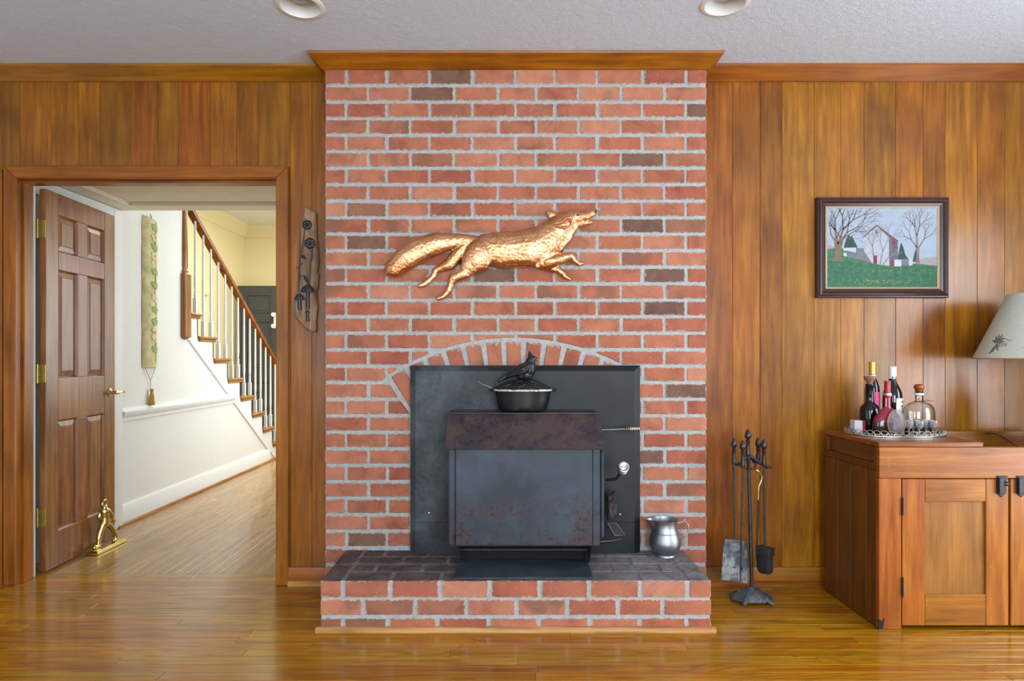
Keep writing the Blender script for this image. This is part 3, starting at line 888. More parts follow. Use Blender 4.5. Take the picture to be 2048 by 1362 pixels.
r3 = [641, 686, 776, 875.5, 978, 1078.5, 1180, 1280, 1374, 1422]
for rr, z0, z1 in ((r2, .0665, .1305), (r3, .004, .0535)):
    for i in range(len(rr)-1):
        x0 = jx(rr[i]) + (g if i else 0); x1 = jx(rr[i+1]) - (g if i < len(rr)-2 else 0)
        end = i in (0, len(rr)-2)
        hbrick(x0, x1, HF+rnd.uniform(-.001,.001), 2.797 if end else 2.68, z0, z1)
        if end: hbrick(x0, x1, 2.812, 3.006, z0, z1)
for nm, (x0, x1, y0, y1) in {'trim_18': (HX0-.017, HX1+.017, HF-.017, HF-.0015)}.items():
    p = [(HF-.0015, 0), (HF-.018, 0), (HF-.017, .010), (HF-.010, .019), (HF-.0015, .021)]
    struct(MB().prism(p, x0, x1, 0, 'x'), nm, M['shoe'])
along('trim_19', [(HX0-.0015, 0), (HX0-.018, 0), (HX0-.017, .010), (HX0-.010, .019), (HX0-.0015, .021)], HF-.0015, 3.0, M['shoe'])
along('trim_20', [(HX1+.0015, 0), (HX1+.018, 0), (HX1+.017, .010), (HX1+.010, .019), (HX1+.0015, .021)], HF-.0015, 3.0, M['shoe'])

# ================================================================== STOVE
pl = thing('steel_surround', (.09, 2.98, HZ), 'dark steel surround panel closing the fireplace behind the stove', 'fireplace panel')
def pan(z0, z1, bt, nm):
    o = [(PX0, z0), (PX1, z0), (PX1, z1), (PX0, z1)]
    i = [(PX0+.026, z0), (PX1-.030, z0), (PX1-.030, z1-(.026 if bt else 0)), (PX0+.026, z1-(.026 if bt else 0))]
    vs = [(x, 3.005, z) for x, z in o] + [(x, 2.972, z) for x, z in o] + [(x, 2.955, z) for x, z in i]
    fs = [[r*4+q, r*4+(q+1) % 4, (r+1)*4+(q+1) % 4, (r+1)*4+q] for r in range(2) for q in range(4)] + [[8,9,10,11], [3,2,1,0]]
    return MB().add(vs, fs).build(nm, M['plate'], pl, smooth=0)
zs = PZ(1045, 2.955)
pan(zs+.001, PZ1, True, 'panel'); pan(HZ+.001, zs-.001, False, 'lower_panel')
for px, py in ((858, 1026), (1240, 1029)):
    c = P(px, py, 2.955); MB().lathe([(.0045, 0), (.0045, -.002), (.0, -.004)], c, 10, axis='y').build('screw', M['nickel'], pl)

SX = PX(1049.5, 2.66)
sv = thing('wood_stove', (SX, 2.80, HZ), 'black steel wood stove insert with sloped rusty-brown hood', 'stove')
W2 = .3355
# body
MB().prism([(2.716, .318), (2.952, .318), (2.952, .868), (2.818, .868), (2.716, .772)], SX-.318, SX+.318, 0, 'x').build('body', M['stove'], sv)
fx0, fx1 = PX(897, 2.70), PX(1200, 2.70); fi0, fi1 = PX(911, 2.70), PX(1185, 2.70)
fz0, fz1 = PZ(1090, 2.70), .760
MB().box(fx0, fi0, 2.702, 2.735, fz0, fz1, .003).build('side_flange', M['stove'], sv)
MB().box(fi1, fx1, 2.698, 2.735, fz0-.004, fz1, .003).build('side_flange', M['stove'], sv)
MB().box(fi0+.001, fi1-.001, 2.692, 2.716, fz0, fz1-.004, .002).build('front_panel', M['stove'], sv)
# hood: deck, slope, rounded corners
hz0, hz1 = .744, .880
b = MB()
cs = [(2.953, .886, W2-.006), (2.812, .884, W2-.002), (2.800, .876, W2), (2.664, .752, W2+.002), (2.657, .744, W2-.004)]
ins = [(2.953, .876, W2-.010), (2.812, .874, W2-.006), (2.806, .868, W2-.004), (2.670, .746, W2-.003), (2.664, .741, W2-.008)]
vs = []
for (yy, zz, w) in cs: vs += [(SX-w, yy, zz), (SX+w, yy, zz)]
for (yy, zz, w) in ins: vs += [(SX-w, yy, zz), (SX+w, yy, zz)]
n5 = len(cs); fs = []
for i in range(n5-1):
    fs.append([2*i, 2*i+1, 2*i+3, 2*i+2]); fs.append([2*(n5+i), 2*(n5+i)+1, 2*(n5+i)+3, 2*(n5+i)+2])
    fs.append([2*i, 2*i+2, 2*(n5+i)+2, 2*(n5+i)]); fs.append([2*i+1, 2*i+3, 2*(n5+i)+3, 2*(n5+i)+1])
fs += [[0, 1, 2*n5+1, 2*n5], [2*n5-2, 2*n5-1, 4*n5-1, 4*n5-2]]
MB().add(vs, fs).build('hood', M['hood'], sv, smooth=25)
MB().box(SX-W2+.006, SX+W2-.006, 2.7985, 2.8035, .8775, .8835, .0018).build('deck_lip', M['hood'], sv)
# ash lip and the slot above it
lx0, lx1 = PX(908, 2.612), PX(1186, 2.612); bx0, bx1 = PX(919, 2.83), PX(1175, 2.83)
b = MB(); vs = []
for z in (.2115, .2185): vs += [(lx0, 2.612, z), (lx1, 2.612, z), (bx1, 2.84, z+.001), (bx0, 2.84, z+.001)]
b.add(vs, [(0,1,2,3), (4,5,6,7), (0,1,5,4), (1,2,6,5), (2,3,7,6), (3,0,4,7)]).build('ash_lip', M['lip'], sv, smooth=0)
MB().box(SX-.285, SX+.285, 2.85, 2.952, .2105, .318).build('ash_pit', M['void'], sv)  # dark of the open slot put in as a black block
MB().box(SX-.288, SX+.288, 2.80, 2.806, .272, .279, .001).build('ash_bar', M['stove'], sv)
for s in (-1, 1):
    MB().prism([(2.70, .318), (2.86, .318), (2.86, .219), (2.80, .219)], SX+s*.288, SX+s*.293, 0, 'x').build('ash_cheek', M['stove'], sv)
# loading-door edge on the right side, its spring handle, damper rod, latch
MB().box(fx1+.004, fx1+.021, 2.715, 2.90, PZ(1075, 2.72), PZ(903, 2.72), .006).build('door_edge', M['stove'], sv)
def coil(p0, p1, r, turns, wire):
    p0, p1 = Vector(p0), Vector(p1); t = (p1-p0).normalized()
    u = t.orthogonal().normalized(); w = t.cross(u); pts = []
    N = turns*10
    for i in range(N+1):
        a = 2*math.pi*turns*i/N; q = i/N
        rr = r*(.55+.45*math.sin(min(1, q*2.2)*math.pi/2)) if True else r
        pts.append(p0 + (p1-p0)*q + u*math.cos(a)*rr + w*math.sin(a)*rr)
    return MB().tube(pts, wire, 6)
hp = [P(1211, 960, 2.80), P(1232, 958, 2.78), P(1238, 950, 2.765), P(1244, 942, 2.75)]
hd = MB().tube(hp, .0065, 10).build('door_handle', M['black'], sv)
c0, c1 = P(1244, 944, 2.755), P(1248, 933, 2.69)
coil(c0, c1, .0205, 8, .0042).build('spring_grip', M['nickel'], hd)
c = c1
MB().lathe([(.0, -.004), (.007, -.003), (.008, .002), (.0165, .003), (.0165, .010)], c1, 20, axis='y').build('grip_end', M['nickel'], hd)
dp0, dp1 = P(1203, 860, 2.84), P(1254, 858, 2.84)
dd = MB().tube([dp0, dp1], .0035, 8).build('damper_rod', M['nickel'], sv)
coil(P(1252, 858, 2.84), P(1279, 857, 2.84), .0115, 8, .0030).build('spring_grip', M['nickel'], dd)
b = MB(); b.tube([P(1200, 1084, 2.80), P(1222, 1082, 2.80), P(1244, 1078, 2.80)], [.010, .009, .006], 8)
b.build('latch_bar', M['black'], sv)
b = MB(); q = [P(1215, 1046, 2.83), P(1232, 1046, 2.83), P(1250, 1070, 2.80), P(1230, 1071, 2.80)]
b.tube(q, .0022, 6, closed=True).build('latch_frame', M['pewter'], sv)
b = MB(); b.add([tuple(v) for v in q] + [tuple(v+Vector((0, .008, 0))) for v in q], [(0,1,2,3), (7,6,5,4), (0,1,5,4), (1,2,6,5), (2,3,7,6), (3,0,4,7)]).build('latch_plate', M['black'], sv, smooth=0)
# crumpled dark leather beside the door
gl = thing('crumpled_leather', P(1222, 1040, 2.86), 'crumpled dark leather piece tucked against the right side of the stove', 'leather piece')
def crumple(name, outline, Yc, parent, seed):
    r_ = random.Random(seed); b = MB(); ctr = sum((P(x, y, Yc) for x, y in outline), Vector())/len(outline)
    rings = []
    for s_, dy in ((1.0, .0), (.92, -.012), (.62, -.024), (.2, -.020)):
        ring = []
        for (x, y) in outline:
            p_ = P(x, y, Yc); q_ = ctr + (p_-ctr)*s_; ring.append(q_ + Vector((0, dy + r_.uniform(-.006, .006)*(s_ < 1), 0)))
        rings.append(ring)
    n = len(outline); vs = [v for rg in rings for v in rg]; fs = []
    for r2 in range(len(rings)-1):
        for i in range(n): fs.append([r2*n+i, r2*n+(i+1) % n, (r2+1)*n+(i+1) % n, (r2+1)*n+i])
    fs.append([(len(rings)-1)*n+i for i in range(n)]); fs.append(list(reversed(range(n))))
    return b.add(vs, fs).build(name, M['leather'], parent, smooth=60)
crumple('lower_fold', [(1214,1003),(1219,1000),(1226,1003),(1233,1003),(1234,1015),(1233,1028),(1235,1034),(1226,1037),(1217,1041),(1213,1038),(1214,1020)], 2.86, gl, 3)
crumple('upper_fold', [(1212,990),(1219,988),(1224,982),(1231,981),(1230,990),(1231,997),(1224,1000),(1217,1001),(1212,1002)], 2.87, gl, 5)

# ================================================================== CAST-IRON STEAMER WITH BIRD LID
kx, ky, kz = PX(1046, 2.875), 2.875, .8865
kt = thing('stovetop_steamer', (kx, ky, kz), 'black cast-iron oval steamer with a bird on its lid, on the stove top', 'steamer')
RYX = .58
MB().lathe([(.0, 0), (.098, 0), (.106, .004), (.113, .02), (.122, .055), (.128, .088), (.130, .092), (.124, .092), (.0, .088)], (kx, ky, kz), 40, sy=RYX).build('pot', M['cast'], kt)
MB().lathe([(.127, .092), (.1345, .092), (.1355, .096), (.132, .100), (.120, .1005)], (kx, ky, kz), 48, sy=RYX, ring=True,
   fn=lambda r, z, a: r*(1+.006*math.sin(a*23))).build('rim', M['gold_chip'], kt)
ld = MB().lathe([(.131, .099), (.129, .104), (.105, .118), (.075, .132), (.04, .140), (.0, .142)], (kx, ky, kz), 48, sy=RYX,
   fn=lambda r, z, a: r*(1+.03*math.sin(a*9)+.02*math.sin(a*17+1))).build('lid', M['cast'], kt)
b = MB()
for i in range(16):
    a = 2*math.pi*i/16; r0, r1_ = .115, .05
    pts = []
    for q in range(7):
        t = q/6; rr = r0+(r1_-r0)*t; aa = a+.5*math.sin(t*3)*(1 if i % 2 else -1)
        pts.append((kx+rr*math.cos(aa), ky+rr*math.sin(aa)*RYX, kz+.108+.033*t))
    b.tube(pts, [.002]+[.0045]*5+[.002], 6)
b.build('leaf_relief', M['cast'], ld)
for s in (-1, 1):
    MB().tube([(kx+s*.128, ky-.012, kz+.094), (kx+s*.146, ky-.008, kz+.096), (kx+s*.148, ky+.008, kz+.096), (kx+s*.128, ky+.012, kz+.094)], .006, 8).build('lug', M['cast'], kt)
MB().tube([P(984, 776, 2.86), P(975, 772, 2.86), P(963, 768, 2.87), P(956, 762, 2.88)], .0016, 6).build('wire_pick', M['pewter'], kt)
YK = 2.872
def Bp(zx, zy, r, dy=0): return (P(960+zx/9.08, 690+zy/9.08, YK)+Vector((0, dy, 0)), r/9.08*YK/F)
b = MB()
b.chain([Bp(340,655,26), Bp(480,570,46), Bp(640,490,78), Bp(790,445,120), Bp(880,450,135), Bp(900,380,115), Bp(915,300,85), Bp(930,255,72)])
b.chain([Bp(930,255,70), Bp(910,180,40), Bp(893,115,12)])
b.chain([Bp(985,235,36), Bp(1030,238,16), Bp(1055,240,5)]); b.chain([Bp(975,270,34), Bp(1020,288,14), Bp(1050,295,5)])
b.chain([Bp(850,540,120), Bp(760,560,80), Bp(900,590,70)])
for v in b.v: v.y = YK + (v.y-YK)*.85
wing = MB(); 
wing.chain([Bp(880,370,50,-.022), Bp(780,440,78,-.026), Bp(650,510,45,-.018), Bp(500,575,22,-.008)])
b.v, b.f, b.m = b.v, b.f, b.m
base_n = len(b.v); b.v += wing.v; b.f += [[i+base_n for i in f] for f in wing.f]; b.m += wing.m
bird = remesh(b, .0022, 3).build('bird', M['cast'], kt, smooth=60)
b = MB()
for k_ in range(4):
    b.tube([Bp(900-20*k_,400+25*k_,1,-.041)[0], Bp(800-30*k_,455+22*k_,1,-.043)[0], Bp(690-30*k_,500+18*k_,1,-.035)[0], Bp(600-20*k_,540+10*k_,1,-.024)[0]], [.0006,.0016,.0016,.0005], 6)
b.build('wing_feathers', M['cast'], bird)

# ================================================================== COPPER FOX RELIEF
FS = 1/4.096*2.97/F
FY = 2.992
fx = thing('copper_fox', P(980, 600, 3.0), 'hammered copper relief of a leaping fox hung on the brick chimney', 'wall sculpture')
def Fp(zx, zy, r, dy=0.0):
    p_ = P(740+zx/4.096, 390+zy/4.096, 2.97); p_.y = FY+dy; return (p_, r*FS)
b = MB()
def limb(pts, dy=0.0, sc=.5):
    c_ = MB().chain([Fp(*q, dy) if len(q) == 3 else Fp(*q) for q in pts])
    for v in c_.v: v.y = (FY+dy) + (v.y-FY-dy)*sc
    n0 = len(b.v); b.v += c_.v; b.f += [[i+n0 for i in f] for f in c_.f]; b.m += c_.m
# brush
limb([(142,632,30),(195,592,82),(290,510,106),(410,438,104),(530,393,93),(640,375,74),(740,364,54),(850,378,54)], -.004, .55)
# trunk
limb([(860,410,78),(960,440,135),(1080,445,155),(1200,442,155),(1310,430,165),(1400,402,157),(1480,352,147),(1550,292,130)], 0, .48)
limb([(1550,290,120),(1610,235,105),(1660,200,84),(1705,195,66)], -.004, .5)
limb([(1690,178,58),(1760,170,42),(1820,146,30),(1852,128,19)], -.008, .75)
limb([(1700,225,44),(1760,224,26),(1815,213,16)], -.003, .75)
# haunch and shoulder stand proud
limb([(900,480,118),(880,520,120),(840,560,95),(780,630,58)], -.016, .45)
limb([(770,640,56),(690,675,46),(665,720,32),(640,785,26),(600,830,22),(556,846,19)], -.008, .8)
limb([(1420,400,92),(1430,480,88),(1440,540,70),(1380,570,36)], -.014, .42)
limb([(1450,545,58),(1540,528,46),(1620,500,36),(1650,490,30),(1685,535,27),(1715,562,20),(1742,556,15)], -.008, .8)
limb([(1420,585,24),(1490,595,30),(1540,605,32),(1585,640,26),(1610,668,20),(1640,682,14)], .004, .8)
limb([(770,420,60),(700,500,58),(650,560,50),(580,590,36),(535,610,27),(515,655,25),(480,695,23),(440,725,22),(400,738,19)], .004, .7)
# far ear
limb([(1525,175,34),(1495,155,40),(1472,135,26)], .004, .5)
body = remesh(b, .0034, 3)
for v in body.v: v.y = min(v.y, YB-.001)
fo = body.build('fox_body', M['copper'], fx, smooth=70)
# near ear, collar lines, eye and mouth as raised details
b = MB()
def detail(pts, r, dy): b.tube([Fp(x, y, 1, dy)[0] for x, y in pts], r, 8)
detail([(1500,240),(1560,235),(1600,200),(1640,190),(1655,215),(1640,260),(1590,275),(1530,265),(1500,240)], [.004,.006,.007,.006,.006,.006,.006,.005,.004], -.046)
remesh_e = b.build('ear', M['copper'], fx)
MB().ball(Fp(1700,168,1,-.036)[0], (.006,.004,.004), 10, 6).build('eye', M['black'], fx)
b = MB(); b.tube([Fp(1855,126,1,-.014)[0], Fp(1845,150,1,-.016)[0]], [.006,.003], 8).build('nose', M['black'], fx)

# ================================================================== PEWTER JUG
jx_, jy_, jz_ = PX(1330, 2.93), 2.93, HZ
jg = thing('pewter_jug', (jx_, jy_, jz_), 'grey pewter jug with spout and handle standing on the hearth', 'jug')
k_ = 2.93/F
pr = [(0, .0), (.049, 0), (.0495, .004), (.046, .009), (.052, .014), (.066, .034), (.0735, .056), (.0735, .070), (.069, .092), (.0622, .110), (.0560, .128), (.0535, .143), (.0575, .160), (.0600, .168)]
pr_in = [(.0575, .168), (.054, .150), (.055, .13), (.062, .10), (.066, .07), (.05, .02), (0, .016)]
def spout(r, z, a):
    d = math.atan2(math.sin(a-math.pi), math.cos(a-math.pi))
    w = math.exp(-(d/.26)**2)*max(0, (z-.10)/.068)**1.6
    return r + .036*w
MB().lathe(pr+pr_in, (jx_, jy_, jz_), 56, fn=spout).build('body', M['pewter'], jg, smooth=50)
MB().lathe([(.0622, .108), (.0632, .110), (.0618, .112), (.060, .110)], (jx_, jy_, jz_), 48, ring=True).build('band', M['pewter'], jg)
hpts = [(.056, .150), (.072, .153), (.088, .160), (.094, .158), (.105, .145), (.111, .128), (.108, .108), (.096, .086), (.082, .068), (.072, .056), (.066, .05)]
MB().tube([(jx_+x, jy_, jz_+z) for x, z in hpts], [.004,.0045,.005,.005,.005,.005,.005,.0045,.004,.0035,.003], 10).tube([(jx_+.091, jy_, jz_+.158), (jx_+.0915, jy_, jz_+.170)], [.004, .002], 8).build('handle', M['pewter'], jg)

# ================================================================== FIRE TOOLS
TY = 2.93
tx = PX(1502, TY)
ts = thing('fire_tool_stand', (tx, TY, 0), 'wrought-iron fire tool stand with acorn finial on a tortoise-shaped base', 'tool stand')
def acorn(top, length, mbx=None, r=.0135):
    """handle with acorn knob; top = tip, downward length"""
    pr_ = [(0, 0), (.004, -.004), (.010, -.014), (.0138, -.030), (.0135, -.038), (.008, -.046), (.0065, -.050), (.010, -.054), (.010, -.058), (.0075, -.062), (.0075, -length*.62), (.0098, -length*.9), (.0105, -length*.95), (.008, -length)]
    k2 = r/.0138
    return [(a*k2, z) for a, z in pr_]
b = MB()
# tortoise base
for q in range(1):
    b.lathe([(.0, .008), (.092, .008), (.094, .014), (.086, .024), (.070, .036), (.045, .049), (.022, .058), (.012, .066), (0, .068)], (tx, TY-.005, 0), 32, sy=.62,
            fn=lambda r, z, a: r*(1+.05*math.cos(a*6)))
for sx, sy_ in ((-.052, -.062), (.068, -.058), (-.07, .04), (.06, .045)):
    b.tube([(tx+sx*.75, TY+sy_*.7, .024), (tx+sx, TY+sy_, .012), (tx+sx*1.18, TY+sy_*1.12, .006)], [.014, .011, .008], 8)
b.build('tortoise_base', M['turtle'], ts)
b = MB()
for a0 in range(6):
    a = a0*math.pi/3
    b.tube([(tx+.03*math.cos(a), TY-.005+.03*.62*math.sin(a), .057), (tx+.062*math.cos(a), TY-.005+.062*.62*math.sin(a), .0435), (tx+.09*math.cos(a), TY-.005+.09*.62*math.sin(a), .023)], .0025, 6)
b.tube([(tx+.036*math.cos(2*math.pi*i/20), TY-.005+.036*.62*math.sin(2*math.pi*i/20), .0545) for i in range(20)], .0025, 6, closed=True)
b.build('shell_ridges', M['turtle'], ts)
ptop = PZ(912, TY)
MB().tube([(tx+.004, TY, .06), (tx-.006, TY, .45), (tx-.013, TY, ptop+.01)], [.0085, .0085, .007], 10).build('pole', M['tooliron'], ts)
fin = PZ(858, TY)
MB().lathe(acorn(0, fin-ptop, r=.0155), (PX(1496, TY), TY, fin), 18).build('finial', M['handle'], ts)
b = MB()
for dx, dz, dy in ((-.062, -.040, -.01), (-.028, -.052, -.05), (.036, -.035, .03), (.072, -.050, -.02)):
    c0 = Vector((tx-.013, TY, ptop)); c1 = Vector((tx+dx, TY+dy, ptop+dz))
    mid = (c0+c1)/2; 
    b.tube([c0, c0+(c1-c0)*.3+Vector((0, 0, .004)), c0+(c1-c0)*.65+Vector((0, 0, -.002)), c1+Vector((0, 0, .004)), c1], [.010, .009, .007, .006, .005], 8)
    b.tube([c1+Vector((.013*math.cos(t*math.pi/8), .013*math.sin(t*math.pi/8), 0)) for t in range(-7, 8)], .0042, 6)
b.build('hook_ring', M['tooliron'], ts)
hooks = {'shovel': (-.062, -.01, -.040), 'poker': (-.028, -.05, -.052), 'tongs': (.036, .03, -.035), 'brush': (.072, -.02, -.050)}
def tool(name, key, pxtop, pytop, Yt, hlen, label):
    o = thing(name, P(pxtop, pytop, Yt), label, 'fire tool', 'fireplace tools on the stand')
    top = P(pxtop, pytop, Yt)
    MB().lathe(acorn(0, hlen), top, 16).build('handle', M['handle'], o)
    return o, top
Ya, Yb_, Yc_, Yd = 2.915, 2.875, 2.965, 2.905
o, t_ = tool('fire_shovel', 'shovel', 1467.9, 875, Ya, .124, 'ash-stained iron fire shovel hanging leftmost on the tool stand')
e = P(1469, 1078, Ya)
MB().tube([t_+Vector((0,0,-.12)), e], .0052, 8).build('shaft', M['tooliron'], o)
q = [P(1446, 1076, Ya), P(1491, 1081, Ya), P(1494.5, 1166, Ya-.004), P(1441, 1159.5, Ya-.004)]
qc = [v+Vector((0, .004, 0)) for v in q]
b = MB(); n_ = 6; vs = []
for lay in (0, .003):
    for i in range(n_+1):
        for j in range(n_+1):
            u, w = i/n_, j/n_
            a = q[0].lerp(q[1], u); c = q[3].lerp(q[2], u); p_ = a.lerp(c, w)
            p_ = p_ + Vector((0, -.016*(abs(2*u-1)**4)*(1-.5*w) + lay + (.0 if w > .08 else -.012), 0)); vs.append(p_)
fs = []; S = (n_+1)**2
for lay in (0, 1):
    for i in range(n_):
        for j in range(n_):
            a = lay*S+i*(n_+1)+j; fs.append([a, a+1, a+n_+2, a+n_+1])
edge = [(i, 0) for i in range(n_)] + [(n_, j) for j in range(n_)] + [(i, n_) for i in range(n_, 0, -1)] + [(0, j) for j in range(n_, 0, -1)]
for (a, c) in zip(edge, edge[1:]+edge[:1]):
    ia, ic = a[0]*(n_+1)+a[1], c[0]*(n_+1)+c[1]; fs.append([ia, ic, S+ic, S+ia])
b.add(vs, fs).build('blade', M['ashsteel'], o)
o, t_ = tool('fire_poker', 'poker', 1485.6, 880, Yb_, .127, 'straight iron poker hanging in front of the fire shovel')
MB().tube([t_+Vector((0,0,-.12)), P(1483, 1060, Yb_), P(1481, 1140, Yb_), P(1480.5, 1163, Yb_)], [.005, .005, .0045, .002], 8).tube([P(1481.5, 1130, Yb_), P(1484, 1140, Yb_-.014), P(1485, 1134, Yb_-.026)], [.004, .0035, .0015], 6).build('shaft', M['tooliron'], o)
o, t_ = tool('bent_poker', 'tongs', 1516, 874, Yc_, .110, 'iron poker with a brass-coloured kinked shaft hanging behind the brush')
MB().tube([t_+Vector((0,0,-.10)), P(1511, 928, Yc_), P(1510, 939, Yc_)], [.006, .0055, .007], 8).build('neck', M['tooliron'], o)
MB().tube([P(1510, 939, Yc_), P(1517, 943, Yc_), P(1524.5, 952, Yc_), P(1523, 961, Yc_), P(1518, 972, Yc_), P(1516.5, 1000, Yc_)], [.0045,.0045,.005,.005,.0045,.0042], 8).build('kinked_shaft', M['brass'], o)
MB().tube([P(1516.5, 1000, Yc_), P(1514.5, 1060, Yc_), P(1513, 1122, Yc_)], [.0045, .0045, .003], 8).build('shaft', M['tooliron'], o)
o, t_ = tool('hearth_brush', 'brush', 1527.6, 878, Yd, .124, 'hearth brush with black bristles hanging rightmost on the tool stand')
e = P(1530, 1092, Yd)
MB().tube([t_+Vector((0,0,-.12)), e+Vector((0,0,-.006))], .0052, 8).build('shaft', M['tooliron'], o)
b = MB(); cx_, cz_ = e.x, e.z
R2 = Matrix.Rotation(R(38), 3, 'Z')
bb = MB().box(-.024, .024, -.034, .034, -.040, -.004, .002)
hd_ = MB(); hd_.v = [R2 @ v + Vector((cx_, Yd, cz_)) for v in bb.v]; hd_.f = bb.f; hd_.m = bb.m
hd_.build('brush_block', M['tooliron'], o)
bb = MB()
rings = [(-.040, .021, .031), (-.07, .023, .034), (-.10, .023, .034), (-.115, .020, .030), (-.124, .012, .02)]
bb.lathe([(1, 0), (1, 1), (1, 2), (1, 3), (1, 4)], (0, 0, 0), 24)
vs = []
for (z, ax, ay) in rings:
    for i in range(28):
        a = 2*math.pi*i/28; sq = max(abs(math.cos(a)), abs(math.sin(a)))**.6; jit = 1+.05*math.sin(i*7.3+z*90)
        vs.append(R2 @ Vector((ax*math.cos(a)/sq*jit, ay*math.sin(a)/sq*jit, z + (.004*math.sin(i*2.1) if z < -.11 else 0))) + Vector((cx_, Yd, cz_)))
fs = [[r*28+i, r*28+(i+1) % 28, (r+1)*28+(i+1) % 28, (r+1)*28+i] for r in range(4) for i in range(28)] + [list(range(28)), [112+i for i in range(28)]]
MB().add(vs, fs).build('bristles', M['bristle'], o)

# ================================================================== DRY SINK CABINET
CX0, CY0, CY1 = 1.548, 2.615, 3.055
CX1 = 2.62
cb = thing('dry_sink_cabinet', ((CX0+CX1)/2, 2.83, 0), 'orange-brown pine dry sink cabinet with panelled doors by the wall', 'cabinet')
def cp_(nm, x0, x1, y0, y1, z0, z1, mat, par=None, bev=.002):
    return MB().box(x0, x1, y0, y1, z0, z1, bev).build(nm, M[mat], par or cb, center=True)
ZA0, ZA1 = PZ(957, 2.61), .758
fsx = PX(1803, CY0)
cp_('face_stile', CX0, fsx, CY0, CY0+.022, .0, ZA0, 'cab_z')
cp_('apron', CX0-.002, CX1, CY0-.006, CY0+.018, ZA0+.001, ZA1, 'cab_x')
# left end: lower boards, rail, recessed gallery panel
yb = [CY0+.022, 2.71, 2.83, 2.94, CY1]
zr0 = .655
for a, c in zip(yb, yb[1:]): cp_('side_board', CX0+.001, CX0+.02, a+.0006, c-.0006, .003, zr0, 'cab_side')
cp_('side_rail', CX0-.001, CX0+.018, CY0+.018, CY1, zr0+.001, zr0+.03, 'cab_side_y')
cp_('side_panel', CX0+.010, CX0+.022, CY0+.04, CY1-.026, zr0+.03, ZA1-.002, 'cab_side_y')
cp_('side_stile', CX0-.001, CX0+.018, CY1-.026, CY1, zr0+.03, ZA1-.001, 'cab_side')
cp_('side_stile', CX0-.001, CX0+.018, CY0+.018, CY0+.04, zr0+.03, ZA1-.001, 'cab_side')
cp_('back_board', CX0+.022, CX1, CY1-.015, CY1, .0, .775, 'cab_top')
cp_('well_floor', CX0+.022, CX1, CY0+.022, CY1-.016, .61, .628, 'cab_top')
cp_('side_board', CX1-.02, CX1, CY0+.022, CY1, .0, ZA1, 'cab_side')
cp_('top_board', CX0-.006, PX(1966, CY0-.004), CY0-.008, CY1, ZA1+.001, ZA1+.021, 'cab_top', bev=.003)
cp_('bottom_shelf', CX0+.022, CX1-.02, CY0+.03, CY1-.016, .03, .05, 'cab_side')
def cdoor(x0, x1, hinge_left):
    z0, z1 = PZ(1252, 2.61), ZA0-.003
    d_ = thing('door', ((x0+x1)/2, CY0, z0)); d_.parent = cb; d_.location = Vector(((x0+x1)/2, CY0, z0)) - cb.location
    sl, sr = .094, .094
    zt0, zb1 = z1-.094, z0+.128
    cp_('stile', x0, x0+sl, CY0-.001, CY0+.021, z0, z1, 'cab_z', d_); cp_('stile', x1-sr, x1, CY0-.001, CY0+.021, z0, z1, 'cab_z', d_)
    cp_('rail', x0+sl+.0005, x1-sr-.0005, CY0-.0005, CY0+.021, zt0, z1, 'cab_x', d_); cp_('rail', x0+sl+.0005, x1-sr-.0005, CY0-.0005, CY0+.021, z0, zb1, 'cab_x', d_)
    cp_('panel', x0+sl-.004, x1-sr+.004, CY0+.010, CY0+.017, zb1-.004, zt0+.004, 'cab_panel', d_)
    if hinge_left:
        for py0, py1 in ((997, 1028), (1156, 1191)):
            xh = x0-.001
            MB().box(xh-.003, xh+.004, CY0-.007, CY0+.004, PZ(py1, CY0), PZ(py0, CY0), .002).lathe([(.0035, PZ(py1, CY0)-.004), (.0035, PZ(py0, CY0)+.004)], (xh, CY0-.006, 0), 8).build('hinge', M['black'], d_)
    return d_, z1
dl, zt_ = cdoor(PX(1804.5, CY0), PX(2017, CY0), True)
dr2, _ = cdoor(PX(2021, CY0), PX(2021, CY0)+.448, False)
def latch(px0, px1, par):
    x0, x1 = PX(px0, CY0), PX(px1, CY0); xm = (x0+x1)/2; za, zb = PZ(951, CY0), PZ(994, CY0)
    b = MB(); b.prism([(x0, zb+.018), (xm, zb), (x1, zb+.018), (x1, za-.008), (x0, za-.008)], CY0-.006, CY0-.0012, .0015)
    b.box(x0+.001, x1-.001, CY0-.013, CY0-.006, za-.012, za, .001)
    b.box(x0+.003, xm+.002, CY0-.017, CY0-.006, zb+.014, za-.006, .002)
    b.tube([(xm+.002, CY0-.010, za-.020), (x1+.002, CY0-.016, za-.028), (x1-.004, CY0-.018, za-.036), (xm+.004, CY0-.012, za-.038)], .004, 6)
    b.build('latch', M['black'], par)
latch(1991.5, 2011.5, dl); latch(2030.5, 2051.5, dr2)
b = MB()
for px, py in ((1777, 902), (1774, 919), (1775, 932), (1766, 973), (1765, 1063), (1799, 1092), (1765, 1141), (1796, 1229), (1812, 1132), (1980, 1134)):
    c = P(px, py, CY0); b.ball((c.x, CY0-(.0062 if py < 950 else .0012), c.z), (.0026, .001, .0026), 8, 4)
tag(b.build('nail_heads', M['liner'], cb), kind='stuff')
MB().prism([(CX0-.003, .004), (CX0+.016, .004), (CX0+.022, .050), (CX0+.012, .030), (CX0+.004, .044), (CX0-.003, .045)], CY0-.004, CY0+.002, .001).build('corner_guard', M['black'], cb)

